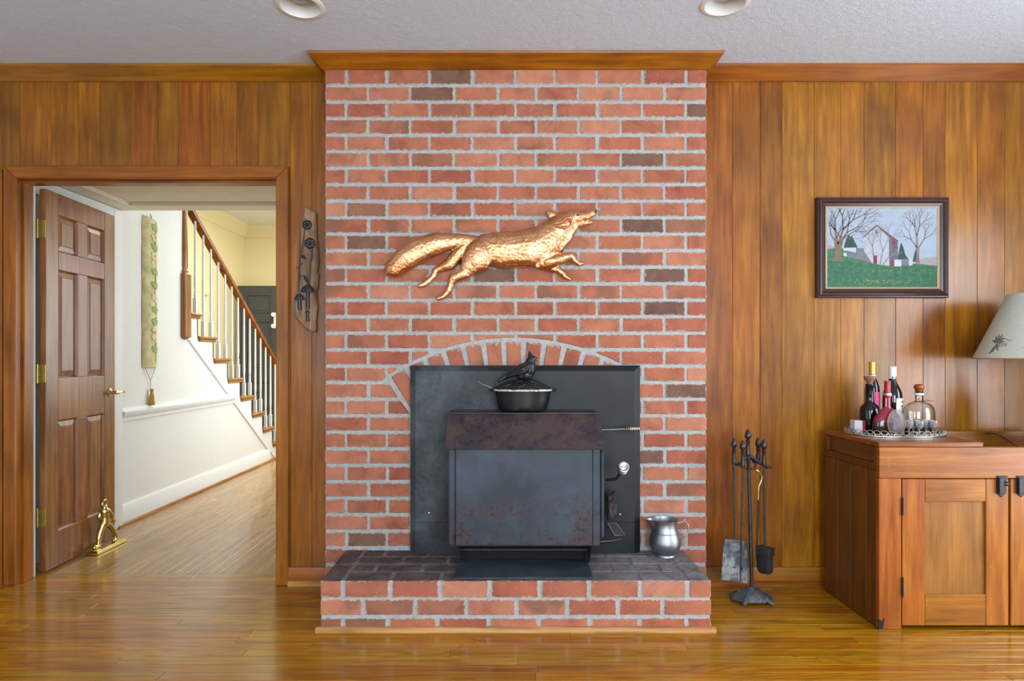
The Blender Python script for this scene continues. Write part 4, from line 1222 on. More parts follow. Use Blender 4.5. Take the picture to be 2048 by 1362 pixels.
# ================================================================== TRAY WITH BOTTLES
TZ = ZA1+.021
tcx, tcy, tax, tay = 1.778, 2.885, .215, .140
tr = thing('mirror_tray', (tcx, tcy, TZ), 'oval mirrored tray with silver filigree rim on the cabinet top', 'tray')
MB().lathe([(0, 0), (1, 0), (1, .004), (0, .004)], (tcx, tcy, TZ), 56, sx=tax-.004, sy=tay-.004).build('mirror', M['mirror'], tr)
def el(t, z, k2=1.0): return Vector((tcx+tax*k2*math.cos(t), tcy+tay*k2*math.sin(t), TZ+z))
N = 72
b = MB(); b.tube([el(2*math.pi*i/N, .004) for i in range(N)], .0035, 6, closed=True); b.build('rim_wire', M['silver'], tr)
NA = 44; b = MB()
for i in range(NA):
    t0 = 2*math.pi*i/NA; w = 2*math.pi/NA*2.0
    b.tube([el(t0+w*q/8, .005+.024*math.sin(math.pi*q/8), 1+.015*math.sin(math.pi*q/8)) for q in range(9)], .0016, 5)
b.build('filigree_arches', M['silver'], tr)
b = MB()
for i in range(NA):
    t0 = 2*math.pi*(i+.5)/NA
    b.tube([el(t0+.03*math.cos(2*math.pi*q/8), .010+.0045*math.sin(2*math.pi*q/8)) for q in range(8)], .0012, 5, closed=True)
    b.ball(el(t0+.07, .012), .003, 6, 4)
b.build('filigree_scrolls', M['silver'], tr)
BZ = TZ+.004
def bottle(name, label, x, y, prof, mat, cat='bottle', n=28, sy=1.0):
    o = thing(name, (x, y, BZ), label, cat)
    MB().lathe(prof, (x, y, BZ), n, sy=sy).build('body', mat, o, smooth=50); return o
def wrap(o, x, y, r, z0, z1, a0, a1, mat, nm, sy=1.0, dr_=.0006):
    n = 14; vs = []
    for z in (z0, z1):
        for i in range(n+1):
            a = a0+(a1-a0)*i/n; vs.append((x+(r+dr_)*math.cos(a), y+(r+dr_)*math.sin(a)*sy, BZ+z))
    for z in (z0, z1):
        for i in range(n+1):
            a = a0+(a1-a0)*i/n; vs.append((x+(r)*math.cos(a), y+(r)*math.sin(a)*sy, BZ+z))
    m_ = n+1; fs = [[i, i+1, m_+i+1, m_+i] for i in range(n)] + [[2*m_+i, 2*m_+i+1, 3*m_+i+1, 3*m_+i] for i in range(n)]
    fs += [[0, m_, 3*m_, 2*m_], [n, m_+n, 3*m_+n, 2*m_+n]]
    fs += [[i, i+1, 2*m_+i+1, 2*m_+i] for i in range(n)] + [[m_+i, m_+i+1, 3*m_+i+1, 3*m_+i] for i in range(n)]
    return MB().add(vs, fs).build(nm, mat, o, smooth=40)
# small carton
cx_, cy_ = 1.612, 2.885
o = thing('small_carton', (cx_, cy_, BZ), 'small white and red carton at the left end of the tray', 'box')
MB().box(cx_-.026, cx_+.010, cy_-.020, cy_+.020, BZ, BZ+.060, .001).build('carton', M['cardbox'], o)
MB().box(cx_+.010, cx_+.024, cy_-.020, cy_+.020, BZ, BZ+.060, .001).build('red_side', M['cardred'], o)
# squat dark bottle
x, y = PX(1738, 2.885)+.012, 2.90
H = PZ(768, y)-BZ
o = bottle('squat_dark_bottle', 'squat black glass bottle with a flared wooden cork', x, y, [(0,0),(.040,0),(.0435,.004),(.0440,.06),(.0438,.104),(.0405,.118),(.032,.128),(.022,.136),(.0175,.145),(.0165,.155),(.0165,H-.012),(.0180,H-.010),(.0180,H),(.0,H)], M['darkglass'])
MB().lathe([(.010,H-.006),(.0115,H),(.013,H+.008),(.025,H+.026),(.0255,H+.032),(.024,H+.036),(0,H+.036)], (x, y, BZ), 24).build('cork', M['cork'], o)
# slim bottle, gold capsule
x, y = PX(1744.5, 2.982), 2.982
H = PZ(724, y)-BZ
o = bottle('gold_capped_wine_bottle', 'tall dark wine bottle with a gold capsule and pink label', x, y, [(0,0),(.029,0),(.031,.004),(.0312,.19),(.0295,.21),(.022,.235),(.0150,.252),(.0138,.265),(.014,H-.002),(0,H-.002)], M['darkglass'])
MB().lathe([(.0148,H-.058),(.0150,H-.03),(.0148,H-.012),(.0158,H-.011),(.0158,H-.001),(.0145,H),(0,H)], (x, y, BZ), 24).build('capsule', M['goldfoil'], o)
wrap(o, x, y, .0313, .10, .185, R(-150), R(-10), M['pink'], 'label')
MB().lathe([(.0151,H-.066),(.0151,H-.061)], (x, y, BZ), 24).build('foil_band', M['label'], o)
# white capsule wine bottle
x, y = PX(1785, 2.95), 2.95
H = PZ(733, y)-BZ
o = bottle('white_capped_wine_bottle', 'black wine bottle with white capsule and white label', x, y, [(0,0),(.038,0),(.0405,.004),(.041,.16),(.0385,.185),(.028,.21),(.0165,.232),(.0145,.25),(.0145,H-.002),(0,H-.002)], M['darkglass'])
MB().lathe([(.0156,H-.056),(.0160,H-.03),(.0156,H-.010),(.0164,H-.009),(.0164,H-.001),(.015,H),(0,H)], (x, y, BZ), 24).build('capsule', M['whitefoil'], o)
wrap(o, x, y, .0411, .06, .158, R(-100), R(-8), M['label'], 'label')
wrap(o, x, y, .0418, .138, .146, R(-62), R(-40), M['ink'], 'label_animal'); 
for q in range(4): wrap(o, x, y, .0418, .118, .124, R(-66+q*9), R(-61+q*9), M['ink'], 'label_letter')
for q in range(2): wrap(o, x, y, .0162, H-.054, H-.047, R(-130+q*55), R(-108+q*55), M['ink'], 'capsule_animal')
# ruby flask with etched medallion
x, y = PX(1776, 2.80)-.002, 2.80
H = PZ(762, y)-BZ
pf = [(.056, 0), (.061, .006), (.0655, .022), (.0665, .040), (.064, .060), (.0585, .078), (.050, .093), (.038, .107), (.026, .117), (.017, .124)]
o = thing('ruby_flask', (x, y, BZ), 'round red glass flask with a clear etched medallion, red capped', 'bottle')
zl = .060
lo = [(0,0)] + [p_ for p_ in pf if p_[1] <= zl]; hi_ = [p_ for p_ in pf if p_[1] > zl]
MB().lathe(lo, (x, y, BZ), 36, sy=.42).build('filled_part', M['darkliquid'], o, smooth=50)
MB().lathe([lo[-1]]+hi_+[(.0145, hi_[-1][1]+.008), (.013, H-.062), (0, H-.062)], (x, y, BZ), 36, sy=.42).build('shoulder', M['redglass'], o, smooth=50)
MB().lathe([(.0138,H-.075),(.0148,H-.064),(.0148,H-.058),(.013,H-.052),(.0135,H-.006),(.0145,H-.005),(.014,H),(0,H)], (x, y, BZ), 24).build('capsule', M['redfoil'], o)
MB().lathe([(.014,-.006),(.0175,-.003),(.0185,.003),(.0165,.009),(.014,.010)], (x, y, BZ+H-.062), 20, ring=True).build('wire_collar', M['nickel'], o)
MB().lathe([(0,0),(1,0),(1.0,-.004),(.92,-.0055),(0,-.006)], (x+.020, y-.0265, BZ+.060), 32, sx=.040, sy=.058, axis='y').build('etched_medallion', M['frost'], o)
MB().lathe([(.965,-.004),(1.01,-.0045),(1.0,-.007),(.965,-.0065)], (x+.020, y-.0265, BZ+.060), 40, sx=.040, sy=.058, axis='y', ring=True).build('medallion_rim', M['liner'], o)
# clear decanter, wooden stopper
x, y = PX(1838, 2.90), 2.90
H = PZ(768, y)-BZ
o = thing('clear_decanter', (x, y, BZ), 'clear glass decanter with a round wooden stopper', 'decanter')
out_ = [(0,0),(.060,0),(.066,.006),(.068,.03),(.068,.095),(.063,.118),(.048,.134),(.026,.142),(.017,.148),(.0165,H-.040),(.0185,H-.038),(.0185,H-.032)]
in_ = [(.014,H-.032),(.0135,.150),(.024,.139),(.046,.130),(.060,.115),(.0645,.094),(.0645,.03),(.060,.010),(0,.008)]
MB().lathe(out_+in_, (x, y, BZ), 40, sy=.72).build('body', M['glass'], o, smooth=50)
MB().lathe([(0,H-.040),(.012,H-.040),(.0125,H-.034),(.0150,H-.033),(.0155,H-.028),(.0205,H-.020),(.0212,H-.013),(.0185,H-.005),(.012,H-.001),(0,H)], (x, y, BZ), 24).build('stopper', M['stopper'], o)
MB().lathe([(.0172,H-.052),(.0195,H-.050),(.0195,H-.043),(.0172,H-.041)], (x, y, BZ), 24, sy=.9, ring=True).build('neck_band', M['label'], o)
MB().tube([(x+.012, y-.012, BZ+.148), (x+.03, y-.014, BZ+.150), (x+.056, y-.012, BZ+.147)], [.003, .0035, .0025], 8).build('swing_tag', M['cork'], o)
MB().lathe([(0, .009), (.0585, .0105), (.063, .030), (0, .030)], (x, y, BZ), 32, sy=.72).build('liqueur', M['stopper'], o)
# cordial glasses
gp = [(.018,0),(.018,.002),(.006,.004),(.0035,.008),(.0032,.026),(.006,.030),(.013,.036),(.0175,.048),(.0192,.060),(.0198,.068),(.0184,.068),(.0172,.058),(.0155,.048),(.010,.038),(0,.034)]
spots = [(1812, 2.787), (1826, 2.822), (1838.5, 2.782), (1851.5, 2.820), (1866, 2.795)]
names = ['leftmost of the five cut-glass cordial glasses on the tray', 'second from left of the five cut-glass cordial glasses', 'middle one of the five cut-glass cordial glasses', 'second from right of the five cut-glass cordial glasses', 'rightmost of the five cut-glass cordial glasses on the tray']
proto = None
for i, (px, yy) in enumerate(spots):
    x = PX(px, yy) + (.012 if i == 0 else 0)
    if proto is None:
        proto = thing('cordial_glass', (x, yy, BZ), names[0], 'glass', 'cordial glasses on the tray')
        MB().lathe(gp[6:], (x, yy, BZ), 24, fn=lambda r, z, a: r*(1+.05*abs(math.sin(a*6))*(1 if z < .058 else .3))).build('bowl', M['crystal'], proto, smooth=30)
        MB().lathe(gp[:7]+[(0,.036)], (x, yy, BZ), 20).build('stem', M['crystal'], proto)
    else:
        c = copy_tree(proto); c.location = (x, yy, BZ); c['label'] = names[i]

# ================================================================== TABLE LAMP
lx, ly = 2.455, 2.86
lp = thing('table_lamp', (lx, ly, .628), 'table lamp with cream printed shade standing in the dry sink', 'lamp')
sz0, sz1 = PZ(717, ly-.0), PZ(587, ly)
sr0 = lx-PX(1973, ly); sr1 = lx-PX(2030, ly)
MB().lathe([(sr0, sz0), (sr1, sz1), (sr1-.003, sz1), (sr0-.003, sz0)], (lx, ly, 0), 64, ring=True).build('lamp_shade', M['shade'], lp, smooth=50)
shade = lp.children[0]
b = MB(); b.tube([(lx+sr0*math.cos(2*math.pi*i/64), ly+sr0*math.sin(2*math.pi*i/64), sz0) for i in range(64)], .0022, 6, closed=True); b.build('shade_binding', M['liner'], shade)
def on_shade(a, z, off=.0008):
    t = (z-sz0)/(sz1-sz0); r = sr0+(sr1-sr0)*t+off; return Vector((lx+r*math.cos(a), ly+r*math.sin(a), z))
def leafp(b, a, z, ang, L, w):
    pts = []
    for (u, v) in ((0, 0), (.3, w), (.7, w*.8), (1, 0), (.7, -w*.8), (.3, -w)):
        du, dv = u*L, v; pa = a + (du*math.cos(ang)-dv*math.sin(ang))/sr0; pz = z + du*math.sin(ang)+dv*math.cos(ang)
        pts.append((pa, pz))
    n = len(pts); top = [on_shade(p_[0], p_[1], .0009) for p_ in pts]; bot = [on_shade(p_[0], p_[1], -.001) for p_ in pts]
    b.add(top+bot, [list(range(n))] + [[i, (i+1) % n, n+(i+1) % n, n+i] for i in range(n)])
sa = math.pi+R(5); szc = sz0+.070
b = MB()
for ang in (70, 100, 130, 40, 10, -60, -95, 160): leafp(b, sa, szc, R(ang), .042, .0055)
for q in range(5): leafp(b, sa-.02, szc-.012-.006*q, R(-110-10*q), .024, .004)
b.build('sprig_print', M['inkdark'], shade, smooth=0)
b = MB()
for q in range(7): leafp(b, sa+.06+q*.028, szc+.014+.004*math.sin(q*.9), R(8), .010, .0016)
for q in range(8): leafp(b, sa+.06+(q % 4)*.04, szc-.01-.008*(q//4), R(60), .012, .002)
b.build('stem_print', M['inkbrown'], shade, smooth=0)
b = MB(); r3 = random.Random(4)
for q in range(70): leafp(b, r3.uniform(math.pi, 2*math.pi), sz0+.02+r3.random()*(sz1-sz0-.05), r3.uniform(0, 6), .004, .0014)
b.build('fleck_print', M['inkdark'], shade, smooth=0)
bz = .628
MB().lathe([(0,bz),(.062,bz),(.064,bz+.012),(.05,bz+.02),(.06,bz+.06),(.072,bz+.14),(.073,bz+.21),(.064,bz+.28),(.042,bz+.33),(.028,bz+.355),(.024,bz+.40),(.014,bz+.41),(.014,sz0+.06),(.0,sz0+.06)], (lx, ly, 0), 36).build('lamp_base', M['ceramic'], lp, smooth=50)
MB().lathe([(.006, sz0+.06), (.006, sz1+.01), (.012, sz1+.014), (.010, sz1+.03), (0, sz1+.035)], (lx, ly, 0), 14).build('harp_and_finial', M['brass'], lp)
for q in range(3):
    a = q*2*math.pi/3
    MB().tube([(lx, ly, sz1-.012), (lx+(sr1-.001)*math.cos(a), ly+(sr1-.001)*math.sin(a), sz1-.004)], .0016, 6).build('shade_spoke', M['brass'], lp)
MB().tube([(lx-.06, ly, bz+.012), (2.42, 2.84, bz+.05), P(2026, 888, 2.80), P(2005, 874, 2.90), P(1990, 867.5, 3.0), P(1976, 867, 3.03), (PX(1960, 3.06), 3.063, PZ(868, 3.06)), (PX(1955, 3.06), 3.07, .55), (PX(1955, 3.06), 3.075, .3)], .0028, 6).build('cord', M['cord'], lp)

# ================================================================== PAINTING
py_ = 3.112
pa0, pa1 = P(1635, 595, py_), P(1899.5, 394, py_)
pt = thing('framed_painting', ((pa0.x+pa1.x)/2, 3.125, pa0.z), 'framed painting of a white stone barn and bare trees on the panelled wall', 'painting')
x0, x1, z0, z1 = pa0.x, pa1.x, pa0.z, pa1.z
prf = [(0, YW-.002), (0, 3.116), (.003, 3.112), (.008, 3.112), (.012, 3.106), (.018, 3.104), (.024, 3.108), (.030, 3.116), (.036, 3.118), (.040, 3.121), (.044, 3.122), (.044, YW-.002)]
def frame_side(pa, pb, ia, ib, nm, mats, prf_=prf, w=.044):
    vs = []
    for c, i_ in ((pa, ia), (pb, ib)):
        for (d_, yy) in prf_:
            t = d_/w; vs.append((c[0]+(i_[0]-c[0])*t, yy, c[1]+(i_[1]-c[1])*t))
    k = len(prf_); return MB().add(vs, [[q, (q+1) % k, k+(q+1) % k, k+q] for q in range(k)] + [list(range(k)), [k+q for q in range(k)]]).build(nm, mats, pt, smooth=30)
w = .044
O = [(x0, z0), (x1, z0), (x1, z1), (x0, z1)]; I = [(x0+w, z0+w), (x1-w, z0+w), (x1-w, z1-w), (x0+w, z1-w)]
for q in range(4): frame_side(O[q], O[(q+1) % 4], I[q], I[(q+1) % 4], 'frame_rail', M['frame'])
I2 = [(x0+w+.009, z0+w+.009), (x1-w-.009, z0+w+.009), (x1-w-.009, z1-w-.009), (x0+w+.009, z1-w-.009)]
lprf = [(0, 3.128), (0, 3.121), (.009, 3.125), (.009, 3.128)]
for q in range(4): frame_side(I[q], I[(q+1) % 4], I2[q], I2[(q+1) % 4], 'liner', M['liner'], lprf, .009)
# the picture itself: flat colour fields on a canvas
def pc(col, rough=.7, noise=.15, nscale=60): return plain('paint_' + col.strip('#'), col, rough, noise=noise, nscale=nscale)
layer = [0]
def Z2(zx, zy):
    return (PX(1620+zx/5.923, 3.126), PZ(380+zy/5.923, 3.126))
cx0, cx1, cz0, cz1 = I[0][0], I[1][0], I[0][1], I[2][1]
canvas = MB().box(cx0, cx1, 3.1265, 3.131, cz0, cz1).build('canvas', pc('#98a4b6', noise=.08, nscale=18), pt, smooth=0)
def paint(nm, polys, mat):
    layer[0] += 1; yy = 3.1265 - .00006*layer[0]; many = len(polys) > 6; b = MB(); o_ = None
    for pl_ in polys:
        pts = [Z2(*p_) for p_ in pl_]
        pts = [(min(max(p_[0], cx0+.0005), cx1-.0005), min(max(p_[1], cz0+.0005), cz1-.0005)) for p_ in pts]
        b.add([(p_[0], yy, p_[1]) for p_ in pts], [list(range(len(pts)))])
        if not many: o_ = b.build(nm, mat, canvas, smooth=0, weld=False); b = MB()
    if many: o_ = tag(b.build(nm, mat, canvas, smooth=0, weld=False), kind='stuff')
    return o_
paint('far_wood', [[(1300,820),(1360,800),(1560,790),(1560,900),(1300,900)], [(205,650),(240,655),(300,670),(300,720),(205,720)]], pc('#988d90'))
paint('grass_far', [[(205,700),(300,690),(420,690),(620,760),(760,860),(960,900),(1250,870),(1560,900),(1560,1190),(205,1190)]], pc('#376b4c', noise=.25, nscale=40))
paint('grass_near', [[(205,840),(420,850),(700,870),(960,905),(1250,890),(1560,905),(1560,1190),(205,1190)]], pc('#306245', noise=.35, nscale=55))
paint('spruces', [[(400,680),(430,580),(460,520),(480,560),(495,530),(520,590),(560,670),(560,690),(400,690)], [(1040,800),(1060,700),(1080,620),(1110,690),(1130,770),(1170,820),(1170,860),(1040,860)], [(1215,850),(1230,780),(1255,690),(1280,760),(1305,850)]], pc('#27403f', noise=.3))
paint('yard_wall', [[(395,685),(545,680),(545,740),(395,715)], [(398,740),(435,745),(435,790),(398,780)], [(1000,825),(1085,825),(1080,905),(1000,905)], [(1172,820),(1212,825),(1212,895),(1172,895)]], pc('#b3b6bd'))
paint('yard_wall_shade', [[(545,685),(640,690),(640,740),(545,740)], [(435,745),(650,740),(740,870),(620,830),(435,790)], [(1085,820),(1172,815),(1172,895),(1085,895)]], pc('#6b6e7c'))
paint('barn_gable', [[(640,552),(785,420),(935,560),(940,900),(830,885),(740,870),(650,740),(640,690)]], pc('#a3a7af', noise=.14))
paint('barn_side', [[(935,560),(1042,605),(1042,820),(1000,825),(1000,900),(940,900)]], pc('#5c5c6a'))
paint('barn_roof', [[(785,420),(800,418),(1045,600),(1040,612),(970,580),(935,560)], [(630,556),(783,414),(795,424),(640,560)]], pc('#6d4040'))
paint('barn_doors', [[(750,775),(795,775),(795,875),(750,875)], [(975,590),(1015,605),(1015,690),(975,690)], [(955,810),(985,810),(985,900),(955,900)]], pc('#7d2436'))
paint('barn_openings', [[(775,480),(800,480),(800,515),(775,515)], [(985,695),(1003,695),(1003,735),(985,735)]], pc('#4c505c'))
rp = random.Random(11)
def limb2(polys, x, y, ang, L, wd, depth):
    x2, y2 = x+L*math.cos(ang), y-L*math.sin(ang); nx, ny = math.sin(ang), math.cos(ang); w2 = wd*.62
    polys.append([(x-nx*wd, y-ny*wd), (x+nx*wd, y+ny*wd), (x2+nx*w2, y2+ny*w2), (x2-nx*w2, y2-ny*w2)])
    if depth == 0: return
    for s_ in ((-1, 1) if depth > 1 else (-1, 1)):
        limb2(polys, x2, y2, ang + s_*rp.uniform(.18, .5), L*rp.uniform(.62, .86), w2, depth-1)
    if rp.random() < .5: limb2(polys, (x+x2)/2, (y+y2)/2, ang+rp.choice((-1, 1))*rp.uniform(.5, .9), L*.5, w2*.6, max(0, depth-2))
def clip(polys): return [p_ for p_ in polys if all(205 < q[0] < 1555 and 190 < q[1] < 1180 for q in p_)]
t1 = []; limb2(t1, 1270, 690, R(92), 150, 14, 5); limb2(t1, 1290, 680, R(58), 120, 9, 4)
limb2(t1, 1265, 680, R(125), 110, 8, 4)
paint('bare_tree', clip(t1), pc('#7a6a66', noise=.1))
paint('tree_trunk', [[(1250,690),(1295,680),(1290,760),(1300,885),(1255,880),(1262,760)]], pc('#7d665a'))
t2 = []
for a_, L, wd in ((100, 190, 16), (72, 200, 17), (55, 190, 12), (122, 150, 11)): limb2(t2, 330, 660, R(a_), L, wd, 5)
limb2(t2, 400, 560, R(28), 150, 8, 4)
paint('bare_tree', clip(t2), pc('#6c5f5c', noise=.1))
paint('tree_trunk', [[(290,560),(310,600),(330,650),(385,560),(400,580),(370,700),(360,790),(390,850),(250,840),(285,790),(290,690)]], pc('#74604f', noise=.25))
t3 = []; limb2(t3, 750, 775, R(95), 110, 9, 4); limb2(t3, 830, 880, R(78), 160, 9, 4); limb2(t3, 860, 885, R(50), 110, 7, 3)
paint('tree_shadow', clip(t3), pc('#7b7f8c', noise=.1))
sh = []
for (xa, ya, xb, yb2, wd) in ((230,1050,700,970,9), (500,1150,800,1075,8), (880,1140,1200,1000,9), (700,1080,1000,960,6), (1200,1140,1400,1000,7), (230,870,480,840,10), (320,1000,360,960,4)):
    sh.append([(xa, ya-wd), (xb, yb2-wd*.3), (xb, yb2+wd*.3), (xa, ya+wd)])
paint('ground_shadow', sh, pc('#27614a', noise=.2))
lf = []
for q in range(120):
    xa, ya = rp.gauss(880, 230), rp.choice((960, 1070, 1075, 1100))+rp.gauss(0, 14)
    if 220 < xa < 1520 and ya < 1170: lf.append([(xa, ya), (xa+12, ya-3), (xa+14, ya+3), (xa+2, ya+5)])
paint('leaf_flecks', lf, pc('#8b9a6a', noise=.2))

# ================================================================== DRIFTWOOD WITH IRON FLOWERS
dw = thing('driftwood_plaque', (PX(612, 3.12), 3.125, PZ(664, 3.12)), 'driftwood plaque with iron mushrooms and flowers beside the doorway', 'wall decoration')
D = lambda zx, zy, Yv=3.115: P(560+zx/4.86, 400+zy/4.86, Yv)
ol = [(235,60),(300,85),(345,120),(352,250),(358,400),(372,560),(362,700),(372,720),(362,850),(350,900),(362,1040),(345,1180),(350,1250),(340,1285),(300,1285),(265,1262),(250,1265),(215,1220),(190,1190),(140,1145),(136,1060),(150,930),(165,800),(180,640),(185,400),(190,230),(215,180)]
poly = [(D(*p_).x, D(*p_).z) for p_ in ol]
MB().prism(poly, 3.108, YW-.001, .010).build('driftwood_board', M['drift'], dw, smooth=40)
YI = 3.103
b = MB()
b.tube([D(245,270,YI), D(225,420,YI), D(195,560,YI), D(183,700,YI), D(180,900,YI)], .0022, 6)
b.tube([D(310,470,YI), D(312,530,YI), D(295,620,YI), D(288,760,YI), D(285,830,YI)], .0024, 6)
b.tube([D(185,660,YI), D(152,655,YI-.004)], [.004, .001], 6); b.tube([D(190,640,YI), D(222,610,YI)], .0018, 6); b.tube([D(180,740,YI), D(218,735,YI)], [.005, .001], 6)
b.tube([D(300,500,YI), D(322,490,YI)], [.004, .003], 6)
b.build('wire_stems', M['tooliron'], dw)
for (zx, zy, r_) in ((262,240,46), (290,420,52)):
    c = D(zx, zy, YI-.006); rr = r_/4.86*3.1/F
    b = MB()
    for q in range(7):
        a = q*2*math.pi/7; b.ball((c.x+rr*.55*math.cos(a), c.y, c.z+rr*.55*math.sin(a)), (rr*.5, .006, rr*.5), 10, 6)
    b.ball((c.x, c.y-.005, c.z), (rr*.3, .006, rr*.3), 10, 6)
    b.build('iron_flower', M['black'], dw)
def leaf3(p0, p1, w_):
    d_ = (p1-p0); n2 = Vector((-d_.z, 0, d_.x)).normalized()*w_
    vs = [p0, p0+d_*.4+n2, p1, p0+d_*.4-n2, p0+d_*.4+Vector((0, -.005, 0)), p0+d_*.4+Vector((0, .003, 0))]
    return MB().add(vs, [(0,1,4), (1,2,4), (2,3,4), (3,0,4), (1,0,5), (2,1,5), (3,2,5), (0,3,5)])
leaf3(D(205,530,YI), D(258,580,YI), .010).build('iron_leaf', M['tooliron'], dw)
leaf3(D(225,720,YI), D(288,830,YI), .010).build('iron_leaf', M['tooliron'], dw)
def mush(zx, ztop, zcap, zbot, hw, sw):
    c = D(zx, zcap, YI-.006); top = D(zx, ztop, YI-.006); rr = hw/4.86*3.1/F; hh = top.z-c.z
    o_ = MB().lathe([(rr, 0), (rr*.95, hh*.25), (rr*.7, hh*.62), (rr*.35, hh*.92), (0, hh)], c, 18, sy=.5).build('iron_mushroom_cap', M['tooliron'], dw)
    MB().tube([D(zx, zcap, YI-.004), D(zx+3, zbot, YI-.002)], [sw, sw*1.2], 8).build('iron_mushroom_stem', M['black'], dw)
mush(188, 908, 968, 1065, 50, .0085); mush(268, 820, 895, 1060, 68, .0085); mush(268, 1072, 1095, 1180, 26, .007)

# ================================================================== EMBROIDERED BELL PULL
by0, by1 = 4.46, 4.64
bz0, bz1 = 1.06, 2.14
bp = thing('bell_pull', (HX+.01, 4.55, .80), 'long needlepoint bell pull with gold tassel on the hall wall', 'wall hanging')
n_ = 10; vs = []
for lay in (0, -.003):
    for j in range(13):
        for i in range(n_+1):
            u = i/n_; zz = bz0+(bz1-bz0)*j/12 - (.03*u if j == 12 else 0)
            vs.append((HX+.006+.030*math.sin(math.pi*u)**.6+lay+.002*math.sin(j*1.7), by0+(by1-by0)*u, zz))
S = 13*(n_+1); fs = []
for lay in (0, 1):
    for j in range(12):
        for i in range(n_): a = lay*S+j*(n_+1)+i; fs.append([a, a+1, a+n_+2, a+n_+1])
for i in range(n_):
    fs.append([i, i+1, S+i+1, S+i]); a = 12*(n_+1)+i; fs.append([a, a+1, S+a+1, S+a])
for j in range(12):
    a = j*(n_+1); fs.append([a, a+n_+1, S+a+n_+1, S+a]); a += n_; fs.append([a, a+n_+1, S+a+n_+1, S+a])
band = MB().add(vs, fs).build('needlepoint_band', M['cloth'], bp, smooth=60)
def stitch(b, u, z, ang, L, w_):
    pts = []
    for (a, c) in ((0,0), (.35,1), (.75,.8), (1,0), (.75,-.8), (.35,-1)):
        pts.append((u+(a*L*math.cos(ang)-c*w_*math.sin(ang))/(by1-by0), z+a*L*math.sin(ang)+c*w_*math.cos(ang)))
    f_ = lambda q, off: (HX+.006+.030*max(0, math.sin(math.pi*min(max(q[0], 0), 1)))**.6+off, by0+(by1-by0)*q[0], q[1])
    n2 = len(pts); b.add([f_(q, .0045) for q in pts]+[f_(q, -.004) for q in pts], [list(range(n2))]+[[i, (i+1) % n2, n2+(i+1) % n2, n2+i] for i in range(n2)])
b = MB(); b2 = MB(); rs = random.Random(2)
for zc in (2.07, 1.93, 1.75, 1.655, 1.475, 1.39, 1.19):
    for ang in (35, 80, 130): stitch(b, .60, zc-.025, R(ang), .062, .019)
for j in range(26): stitch(b, .62+.05*math.sin(j*.8), 1.10+j*.037, R(90), .03, .003)
for zc in (2.0, 1.86, 1.83, 1.58, 1.55, 1.33, 1.28, 1.30):
    for q in range(4): stitch(b2, .55+rs.uniform(-.1, .12), zc+rs.uniform(-.03, .03), rs.uniform(0, 6), .035, .014)
tag(b.build('stitched_leaves', M['leafgreen'], band, smooth=0), kind='stuff'); tag(b2.build('stitched_roses', M['rose'], band, smooth=0), kind='stuff')
MB().tube([(HX+.012, by0+.02, bz0), (HX+.012, 4.55, .965), (HX+.012, by1-.02, bz0)], .0022, 6).tube([(HX+.012, 4.55, .965), (HX+.012, 4.55, .90)], .0022, 6).build('tassel_cord', M['tassel'], bp)
MB().lathe([(0,.905),(.010,.902),(.014,.892),(.009,.880),(.012,.872),(.016,.85),(.021,.79),(.020,.786),(0,.786)], (HX+.022, 4.55, 0), 18, fn=lambda r, z, a: r*(1+.08*math.sin(a*9))).build('tassel', M['tassel'], bp)
MB().tube([(HX+.02, 4.545, bz1-.02), (HX+.012, 4.55, bz1+.025), (HX+.02, 4.56, bz1-.02)], .003, 6).build('hanging_loop', M['tassel'], bp)

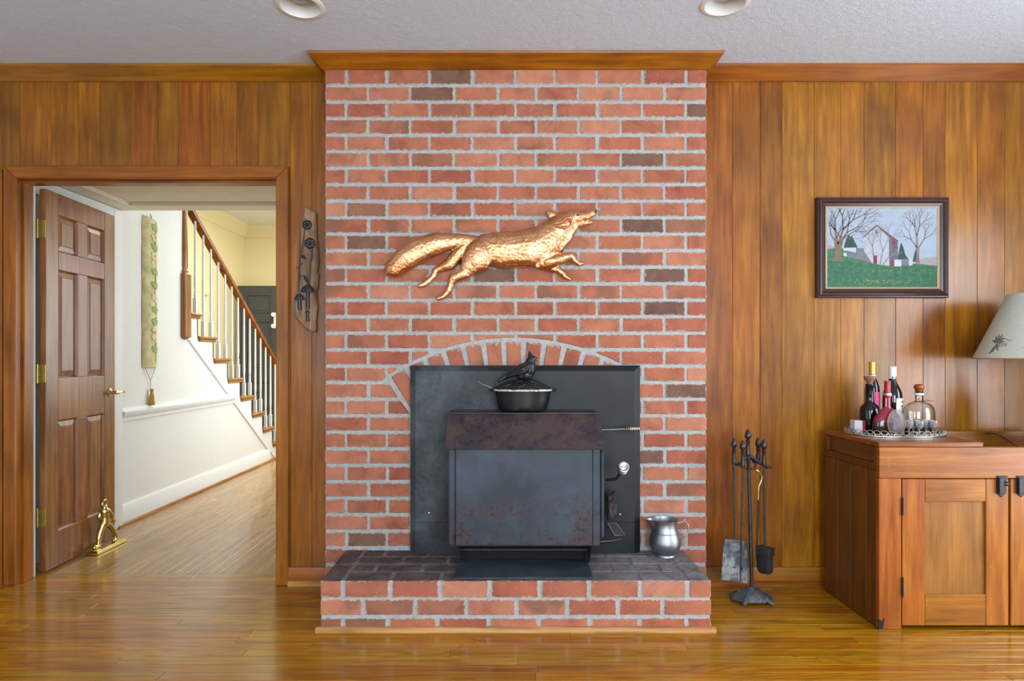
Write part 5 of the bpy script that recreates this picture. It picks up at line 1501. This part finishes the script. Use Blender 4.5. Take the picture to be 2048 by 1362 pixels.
# ================================================================== BRASS DOORSTOP FIGURE
ds = thing('brass_doorstop', (-2.36, 3.72, 0), 'polished brass doorstop shaped as a striding figure, propping the door', 'doorstop')
fy = -2.365
MB().box(-2.397, -2.325, 3.585, 3.865, 0, .018, .004).box(-2.392, -2.330, 3.592, 3.858, .018, .024, .003).build('base_plate', M['brass'], ds)
V = Vector; b = MB(); x = -2.362
b.chain([(V((x-.012, 3.635, .034)), .012), (V((x-.012, 3.670, .036)), .013), (V((x-.010, 3.672, .075)), .014), (V((x-.008, 3.682, .11)), .016), (V((x-.004, 3.70, .15)), .018)])
b.chain([(V((x+.012, 3.775, .034)), .011), (V((x+.012, 3.80, .036)), .012), (V((x+.010, 3.79, .075)), .013), (V((x+.008, 3.765, .11)), .015), (V((x+.003, 3.73, .15)), .018)])
b.chain([(V((x, 3.712, .155)), .024), (V((x, 3.712, .19)), .023), (V((x, 3.710, .225)), .026), (V((x, 3.708, .238)), .018)])
b.chain([(V((x, 3.708, .232)), .010), (V((x, 3.706, .250)), .015)])
b.chain([(V((x-.018, 3.70, .228)), .011), (V((x-.022, 3.69, .195)), .010), (V((x-.02, 3.705, .165)), .009)])
b.chain([(V((x+.018, 3.715, .228)), .011), (V((x+.026, 3.735, .20)), .009), (V((x+.024, 3.745, .17)), .008), (V((x+.022, 3.765, .155)), .010)])
b.chain([(V((x, 3.745, .16)), .010), (V((x, 3.755, .12)), .007)])
remesh(b, .0028, 2).build('figure', M['brass'], ds, smooth=60)
b = MB(); b.tube([(x, 3.708+.020*math.cos(2*math.pi*i/20),   .268+.023*math.sin(2*math.pi*i/20)) for i in range(20)], .0065, 10, closed=True)
b.build('loop_handle', M['brass'], ds)

# ================================================================== RECESSED CEILING LIGHTS
def can(px, Yc, label):
    xc_ = PX(px, Yc)
    o = thing('recessed_light', (xc_, Yc, ZC), label, 'ceiling light', 'recessed ceiling lights')
    MB().lathe([(.078, -.001), (.080, -.006), (.092, -.0055), (.0985, -.002), (.0985, 0), (.078, 0)], (xc_, Yc, ZC), 48, ring=True).build('trim_ring', M['can_white'], o)
    MB().lathe([(.078, -.0005), (.074, .03), (.060, .075), (.040, .09), (0, .09), (0, .092), (.043, .092), (.063, .078), (.077, .031), (.081, -.0005)], (xc_, Yc, ZC), 40, ring=True).build('reflector', M['can_white'], o)
    MB().lathe([(0, .022), (.030, .024), (.040, .032), (.036, .05), (.022, .075), (.016, .09)], (xc_, Yc, ZC), 28).build('bulb', M['bulb'], o)
    return o
can(*CANS[0], 'round recessed ceiling light above and left of the chimney')
can(*CANS[1], 'round recessed ceiling light above and right of the chimney')
